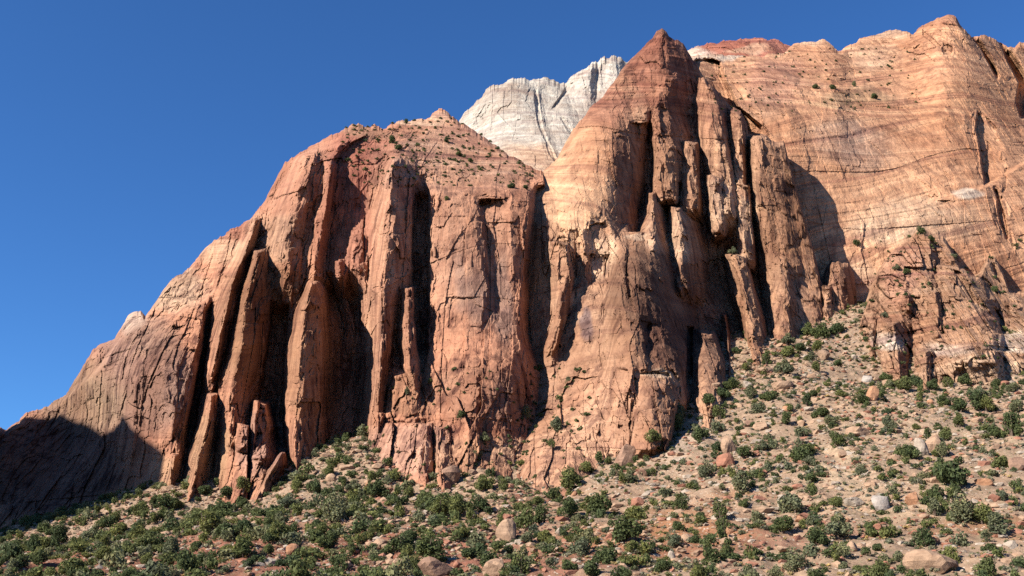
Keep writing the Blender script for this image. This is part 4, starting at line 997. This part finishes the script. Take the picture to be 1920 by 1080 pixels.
lm_all = [q for q in LANDMARKS]
gb = np.random.default_rng(404)
extra_b, used = [], [(a_[0], a_[1]) for a_ in BOULDERS]
while len(extra_b) < 90:
    u = float(gb.uniform(560, 1905)); v = float(gb.uniform(600, 1066))
    ft = np.interp(u, [560, 640, 700, 780, 1000, 1100, 1200, 1300, 1380, 1460, 1540, 1600, 1660, 1920], [868, 842, 862, 905, 897, 868, 808, 742, 692, 642, 582, 575, 692, 698])
    if v < ft + 6 or min((u - a_) ** 2 + (v - b_) ** 2 for a_, b_ in used) < 34 ** 2: continue
    used.append((u, v))
    extra_b.append((u, v, float(gb.uniform(11, 24) * (0.75 + 0.45 * (v - 600) / 480)), str(gb.choice(['tan', 'tan', 'brown', 'orange', 'pale', 'red']))))
bl = {}
for i, (u, v, w, tone) in enumerate(extra_b):
    best = min(lm_all, key=lambda q: (q[0] - u) ** 2 + (1.3 * (q[1] - v)) ** 2)
    dx, dy = u - best[0], v - best[1]
    rel = ("right of" if dx > 0 else "left of") if abs(dx) > abs(dy) else ("downhill from" if dy > 0 else "uphill from")
    bl.setdefault((best[2], rel, tone), []).append((math.hypot(dx, dy), i))
bword = {'tan': 'tan', 'brown': 'dull brown', 'orange': 'orange', 'pale': 'pale', 'red': 'reddish'}
blab = {}
for (lm, rel, tone), lst in bl.items():
    lst.sort()
    for k_, (d_, i) in enumerate(lst):
        blab[i] = f"half-buried {bword[tone]} block {rel} the {lm}" + (f", {('nearest', 'second nearest', 'third nearest', 'fourth nearest', 'fifth nearest', 'sixth nearest')[k_]} of its colour" if len(lst) > 1 else "")
for i, (u, v, w, tone) in enumerate(extra_b):
    p, isg = hit(u, v)
    if p is None: continue
    m_ = p[1] / FPX
    vv = boulder_verts(900 + i, IV, 8) * np.array([w * m_, gb.uniform(.7, 1) * w * m_, gb.uniform(.45, .85) * w * m_])
    o = link("boulder", mesh_from_arrays("boulder", vv, IF, STONE[tone], False))
    o.location = (p[0], p[1], p[2] + 0.12 * w * m_)
    o.rotation_euler = (gb.uniform(-.25, .25), gb.uniform(-.3, .3), gb.uniform(0, 6.28))
    tag(o, blab[i], "boulder", "boulders fallen on the slope")

# ---- shrubs traced one by one: (u, v of the middle, width in photo pixels)
TR = """1507 808 30;1559 800 18;1573 825 38;1500 850 42;1518 864 25;1523 895 32;1490 945 50;1569 940 30;1468 985 45;1523 975 25;1572 990 55;1535 1010 38;1612 882 25;1670 888 12;1630 985 22;1645 1024 28;1737 1012 40;1707 845 38;1740 818 24;1770 815 30;1780 885 75;1768 845 30;1754 925 36;1793 918 24;1812 960 58;1843 970 45;1754 955 34;1879 865 36;1868 810 32;1898 800 52;1882 930 24;1851 1065 50;1857 1025 30;1493 1055 42;1457 1075 34;1675 800 20;1657 1070 36;1668 1078 25;1687 1045 28;1773 1050 48;1873 992 46;1607 1065 26;1534 1082 42;1718 800 18;1798 792 28;
1043 800 28;1035 832 20;977 868 16;1227 818 34;1313 812 32;1349 800 30;1346 838 26;1396 848 32;1432 835 28;1071 905 44;1099 875 30;1124 862 26;1140 865 18;1179 893 32;1390 910 46;1327 885 32;1121 948 54;1066 955 44;1082 972 20;979 978 45;1016 970 38;1277 945 36;1313 967 26;1352 962 38;1360 988 34;1271 984 30;1193 958 46;1171 993 70;1088 1028 40;1138 1042 46;1190 1025 32;1266 1015 30;1304 1012 24;1335 1048 40;1366 1035 32;1243 1060 34;1110 1070 42;1068 1065 34;977 1065 44;1024 1005 36;990 1008 32;1396 945 24;1421 968 28;1315 1078 42;1410 1078 50;1168 1078 40;1040 925 32;977 950 26;1010 938 26;
560 912 26;591 915 36;616 882 28;641 900 20;666 910 32;699 898 28;708 920 44;747 920 20;766 925 26;738 892 30;799 940 38;824 955 44;858 955 44;902 945 42;910 908 34;944 915 32;541 940 38;502 980 24;527 1000 44;594 980 32;624 965 46;658 960 28;636 945 30;624 1015 36;600 1000 34;672 988 20;694 1005 26;658 1032 30;747 1018 50;808 1030 66;780 1025 22;824 1045 24;769 1005 36;866 1000 30;769 1060 36;580 1055 34;630 1078 40;505 1030 24;524 1055 24;877 1035 38;913 1050 42;930 1020 28;952 1030 26;680 1070 24;
139 1060 56;183 1075 30;244 1082 40;294 1080 38;322 1080 28;269 1050 28;244 1030 28;189 1045 38;194 1020 26;172 1000 44;211 975 24;191 980 28;228 988 32;258 992 38;294 1015 36;319 1035 40;344 1040 34;383 1048 36;369 1020 24;389 985 54;422 992 48;392 960 22;414 955 46;456 985 38;458 1030 40;467 1052 26;428 922 30;456 910 36;456 945 32;383 918 34;314 942 42;286 945 26;261 958 38;333 945 26;108 1008 34;83 1018 32;56 1022 30;19 1030 36;69 1048 32;33 1055 34;14 1082 34;97 1080 28;44 1082 24;305 965 30;289 975 26;
1375 720 30;1355 735 30;1330 745 34;1360 725 28;1407 738 28;1440 742 28;1472 690 36;1437 675 26;1400 690 20;1525 735 24;1512 752 24;1542 770 34;1577 735 22;1617 748 30;1560 788 22;1477 788 28;1477 762 26;1420 765 28;1350 775 32;1310 815 32;1270 775 38;1267 797 36;1232 835 34;1510 842 36;1665 795 26;1670 720 24;1660 705 28;1480 655 38;1500 648 30;1532 652 26;1522 670 22;1540 620 42;1570 615 32;1515 618 32;1475 635 30;1380 655 24;1572 680 20;1532 690 24;
1690 720 34;1720 715 30;1750 722 28;1780 718 28;1810 712 30;1840 735 34;1870 720 26;1900 725 30;1830 755 40;1800 760 36;1850 760 32;1770 750 30;1910 760 36;
838 262 13;762 228 13;736 262 18;748 274 18;860 286 15;882 300 13;960 346 20;985 348 16;838 372 12;1375 470 20;1607 454 19;1728 432 22;1746 448 20;1682 500 18;1866 541 19;1530 160 18;1562 162 16;1602 158 14;1640 180 16;907 820 28;865 778 18;896 852 22;986 776 26;1042 792 26;1012 690 16;806 715 13;1066 716 16;762 735 13;1660 590 16;1700 510 14;1790 480 14"""
spots = []
for rec in TR.replace("\n", "").split(";"):
    if rec.strip():
        u, v, w = map(float, rec.split()); spots.append((u, v, w))
placed = []
ORD = ["nearest", "second nearest", "third nearest", "fourth nearest", "fifth nearest", "sixth nearest", "seventh nearest", "eighth nearest", "ninth nearest", "tenth nearest", "eleventh nearest", "twelfth nearest"]
recs = []
gs = np.random.default_rng(77)
for (u, v, w) in spots:
    p, isg = hit(u, v + 0.36 * w)
    if p is None: continue
    W = w * p[1] / FPX * 1.08
    tone = int(gs.choice([0, 1, 2], p=[0.52, 0.34, 0.14]) if u < 1000 else gs.choice([0, 1, 2], p=[0.40, 0.36, 0.24]))
    recs.append((u, v, w, W, p, tone, int(gs.integers(0, len(SHAPES)))))
groups = {}
for i, r_ in enumerate(recs):
    best = min(LANDMARKS, key=lambda q: (q[0] - r_[0]) ** 2 + (1.3 * (q[1] - r_[1])) ** 2)
    dx, dy = r_[0] - best[0], r_[1] - best[1]
    rel = ("right of" if dx > 0 else "left of") if abs(dx) > abs(dy) else ("downhill from" if dy > 0 else "uphill from")
    size = "large" if r_[2] >= 40 else "mid-sized" if r_[2] >= 24 else "small"
    groups.setdefault((best[2], rel, size), []).append((math.hypot(dx, dy), i))
lab = {}
for (lm, rel, size), lst in groups.items():
    lst.sort()
    for k_, (d_, i) in enumerate(lst):
        lab[i] = f"{size} green juniper {rel} the {lm}" + (f", {ORD[k_]} of its size" if len(lst) > 1 else "")
made = {}
for i, (u, v, w, W, p, tone, si) in enumerate(recs):
    root = bpy.data.objects.new("juniper_bush", None); COL.objects.link(root)
    root.empty_display_size = 0.3
    root.location = (p[0], p[1], p[2] - 0.05 * W)
    sq = gs.uniform(0.88, 1.12)
    root.scale = (W * sq, W * sq, W * gs.uniform(0.92, 1.12) / (1.25 if si == 4 else 1.0))
    root.rotation_euler = (0, 0, gs.uniform(0, 6.28))
    tag(root, lab[i], "bush", "juniper bushes on the slope and ledges")
    if (tone, si) not in made:
        made[tone, si] = (link("crown", PROTO[tone, si][0], root), link("trunk", PROTO[tone, si][1], root))
    else:
        for src in made[tone, si]:
            ch = src.copy(); COL.objects.link(ch); ch.parent = root
    placed.append((p[0], p[1], W))

# ------------------------------------------------------------------ everything too many to count: undergrowth, sage, rubble
def in_view(P, m=150):
    zc = P[:, 1] * CP + P[:, 2] * SP; yc = -P[:, 1] * SP + P[:, 2] * CP
    return 960 + FPX * P[:, 0] / zc, 540 - FPX * yc / zc


def copies(protos, pos, scale, seed, zscale=(0.8, 1.1)):
    """many small copies of a few leaf clouds or stones as one mesh"""
    g = np.random.default_rng(seed)
    pick = g.integers(0, len(protos), len(pos)); ang = g.uniform(0, 6.283, len(pos)); zs = g.uniform(*zscale, len(pos))
    V, F, T, o = [], [], [], 0
    for k_, pr in enumerate(protos):
        idx = np.nonzero(pick == k_)[0]
        if not len(idx): continue
        v = pr[0]; ca, sa = np.cos(ang[idx])[:, None], np.sin(ang[idx])[:, None]
        x = v[None, :, 0] * ca - v[None, :, 1] * sa; y = v[None, :, 0] * sa + v[None, :, 1] * ca; z = np.broadcast_to(v[None, :, 2], x.shape) * zs[idx][:, None]
        A = np.stack([x, y, z], -1) * scale[idx][:, None, None] + pos[idx][:, None, :]
        A[..., 0] += (A[..., 0] - pos[idx][:, None, 0]) * g.uniform(-0.25, 0.35, (len(idx), 1))
        V.append(A.reshape(-1, 3)); F.append((pr[1][None] + (o + np.arange(len(idx)) * len(v))[:, None, None]).reshape(-1, pr[1].shape[1])); o += len(idx) * len(v)
        if len(pr) > 2: T.append(np.clip(pr[2][None] + g.normal(0, 0.12, (len(idx), 1)), 0, 1).ravel())
    return np.concatenate(V), np.concatenate(F), (np.concatenate(T) if T else None)


g = np.random.default_rng(5)
cand = np.c_[g.uniform(-262, 285, 52000), g.uniform(140, 452, 52000)]
cz = ground_z(cand[:, 0], cand[:, 1])
cP = np.c_[cand, cz]
cu, cv = in_view(cP)
wanted = np.where(cu < 980, 2.6, 1.0) * (0.18 + 1.1 * sstep(-0.3, 0.3, fbm(cand[:, 0] / 13, cand[:, 1] / 13, 66, 4)))
wanted = np.where((np.abs(cu - (1545 + 0.5 * (cv - 830))) < 24) & (cv > 825) & (cv < 965), 0.02, wanted)
wanted = np.where((cu > 1650) & (cv < 790), wanted * 1.3, wanted)
wanted = np.where((cu > 1430) & (cu < 1650) & (cv < 690), wanted * 5, wanted)
wanted = np.where((cu > 1240) & (cu < 1460) & (cv < 800), wanted * 1.5, wanted)
foot_v = np.interp(cu, [300, 480, 560, 640, 700, 780, 1000, 1100, 1200, 1300, 1380, 1460, 1540, 1600, 1660, 1920], [915, 928, 868, 842, 862, 905, 897, 868, 808, 742, 692, 642, 582, 575, 692, 698])
wanted = np.where((cu > 780) & (cv - foot_v < 55) & (cv - foot_v > 0), wanted * 1.2 + 0.5, wanted)
wanted = np.where((cu > 330) & (cu < 560) & (cv > 1010), wanted * 0.45, wanted)
keep = g.uniform(size=len(cand)) < wanted
cP = cP[keep]
acc = []
cell = {}
for (x, y, W) in placed: cell.setdefault((int(x // 6), int(y // 6)), []).append((x, y, W * 0.5))
for p in cP:
    W = (0.9 + 3.9 * g.uniform() ** 1.7) * (1.0 if p[0] < -5 else 0.64)
    kx, ky = int(p[0] // 6), int(p[1] // 6)
    ok = all((p[0] - a) ** 2 + (p[1] - b_) ** 2 > (0.31 * W + rr * 0.58) ** 2 for i in (-1, 0, 1) for j in (-1, 0, 1) for a, b_, rr in cell.get((kx + i, ky + j), ()))
    if ok:
        cell.setdefault((kx, ky), []).append((p[0], p[1], W * 0.5)); acc.append((p[0], p[1], p[2] - 0.06 * W, W))
    if len(acc) > 11000: break
acc = np.array(acc)
tn = g.choice(3, len(acc), p=[0.42, 0.36, 0.22])
for tone, nm in enumerate(("dark_undergrowth", "olive_undergrowth", "grey_undergrowth")):
    sel = tn == tone
    protos = [leaf_cloud(3000 + tone * 10 + q, 300, 8, 0.36, 0.085, (0.8, 1.0, 0.9, 1.15)[q]) for q in range(4)]
    v_, f_, t_ = copies(protos, acc[sel][:, :3], acc[sel][:, 3], 60 + tone, (0.72, 1.42))
    o = link(nm, mesh_from_arrays(nm, v_, f_, LEAF[tone], False, {"leaf": t_}))
    tag(o, ("dark green shrubs scattered over the rocky slope", "olive green shrubs scattered over the rocky slope", "grey-green shrubs scattered over the rocky slope")[tone], None, None, "stuff")

# scrub clinging to ledges, benches and the rounded summit
lv = []
for (ua, ub, va, vb, cnt, wa, wb_) in ((640, 1000, 222, 350, 420, 3, 10), (690, 1010, 232, 330, 0, 3, 8), (1330, 1720, 90, 215, 160, 3, 8), (960, 1110, 690, 860, 60, 5, 14), (690, 1000, 690, 890, 60, 4, 12), (1600, 1920, 440, 690, 110, 4, 12), (480, 700, 236, 300, 24, 3, 7), (880, 1040, 145, 190, 20, 2, 5)):
    for _ in range(cnt):
        u = g.uniform(ua, ub); v = g.uniform(va, vb)
        y0 = sheet_Y(u, v); y1 = sheet_Y(u, v + 7)
        if y0 > 650 or y1 > 650: continue
        P0 = at(u, v, y0); P1 = at(u, v + 7, y1)
        if (P0[1] - P1[1]) < (0.10 if v < 360 and u < 1010 else 0.22) * (P0[2] - P1[2]): continue            # only where the rock lies back enough to hold soil
        lv.append((P0[0], P0[1] - 0.2, P0[2] - 0.2, g.uniform(wa, wb_) * y0 / FPX))
lv = np.array(lv)
v_, f_, t_ = copies([leaf_cloud(3100 + q, 120, 7, 0.36, 0.12, 0.85) for q in range(3)], lv[:, :3], lv[:, 3], 71)
tag(link("ledge_undergrowth", mesh_from_arrays("ledge_undergrowth", v_, f_, LEAF[0], False, {"leaf": t_})), "dark scrub growing along ledges of the cliffs", None, None, "stuff")

sp = np.c_[g.uniform(-262, 285, 17000), g.uniform(140, 450, 17000)]
sp = np.c_[sp, ground_z(sp[:, 0], sp[:, 1]) - 0.03]
v_, f_, t_ = copies([leaf_cloud(3200 + q, 46, 5, 0.34, 0.17, 0.7) for q in range(4)], sp, 0.4 + 1.5 * g.uniform(size=len(sp)) ** 2, 72)
STRAW = leaf_material("dry_grass_leaf", (0.30, 0.235, 0.12))
sq_ = np.c_[g.uniform(-262, 285, 9000), g.uniform(140, 450, 9000)]
sq_ = np.c_[sq_, ground_z(sq_[:, 0], sq_[:, 1]) - 0.03]
vq, fq, tq = copies([leaf_cloud(3300 + q, 40, 5, 0.36, 0.16, 0.55) for q in range(3)], sq_, 0.4 + 1.2 * g.uniform(size=len(sq_)) ** 2, 73)
tag(link("dry_grass", mesh_from_arrays("dry_grass", vq, fq, STRAW, False, {"leaf": tq})), "straw-coloured dry grass tufts between the shrubs", None, None, "stuff")
tag(link("sagebrush_undergrowth", mesh_from_arrays("sagebrush_undergrowth", v_, f_, SAGE, False, {"leaf": t_})), "low grey sage and dry grass between the shrubs", None, None, "stuff")

for nm, tone, cnt, smin, smax, seed in (("pale_rubble", 'pale', 14000, 0.25, 1.7, 81), ("tan_rubble", 'tan', 22000, 0.25, 2.0, 82), ("red_rubble", 'red', 8000, 0.25, 1.9, 83)):
    q = np.c_[g.uniform(-262, 285, cnt * 2), g.uniform(140, 452, cnt * 2)]
    q = q[g.uniform(size=len(q)) < 0.25 + 0.75 * sstep(-0.1, 0.4, fbm(q[:, 0] / 20, q[:, 1] / 20, seed, 3))][:cnt]
    q = np.c_[q, ground_z(q[:, 0], q[:, 1]) + 0.05]
    if tone == 'tan':
        e = np.c_[g.uniform(-190, 285, 60000), g.uniform(240, 452, 60000)]
        e = np.c_[e, ground_z(e[:, 0], e[:, 1])]
        eu, ev = in_view(e)
        ft = np.interp(eu, [300, 480, 560, 640, 700, 780, 1000, 1100, 1200, 1300, 1380, 1460, 1540, 1600, 1660, 1920], [915, 928, 868, 842, 862, 905, 897, 868, 808, 742, 692, 642, 582, 575, 692, 698])
        e = e[(ev > ft - 25) & (g.uniform(size=len(e)) < 0.5 * np.exp(-np.maximum(ev - ft, 0) / 28.0))][:6000]
        q = np.concatenate([q, e], 0)
    protos = [(boulder_verts(seed * 10 + i, IV1, 7, 0.1) * np.array([1.2, 0.95, 0.7]), IF1) for i in range(8)]
    sz = smin + (smax - smin) * g.uniform(size=len(q)) ** 2.4 + (g.uniform(size=len(q)) < np.where(np.arange(len(q)) >= cnt, 0.4, 0.035)) * g.uniform(0.4, 1.9, len(q))
    v_, f_, _t = copies(protos, q, sz, seed)
    tag(link(nm, mesh_from_arrays(nm, v_, f_, STONE[tone], False)), {'pale': "loose whitish stones strewn over the slope", 'tan': "loose tan stones strewn over the slope", 'red': "loose reddish stones strewn over the slope"}[tone], None, None, "stuff")
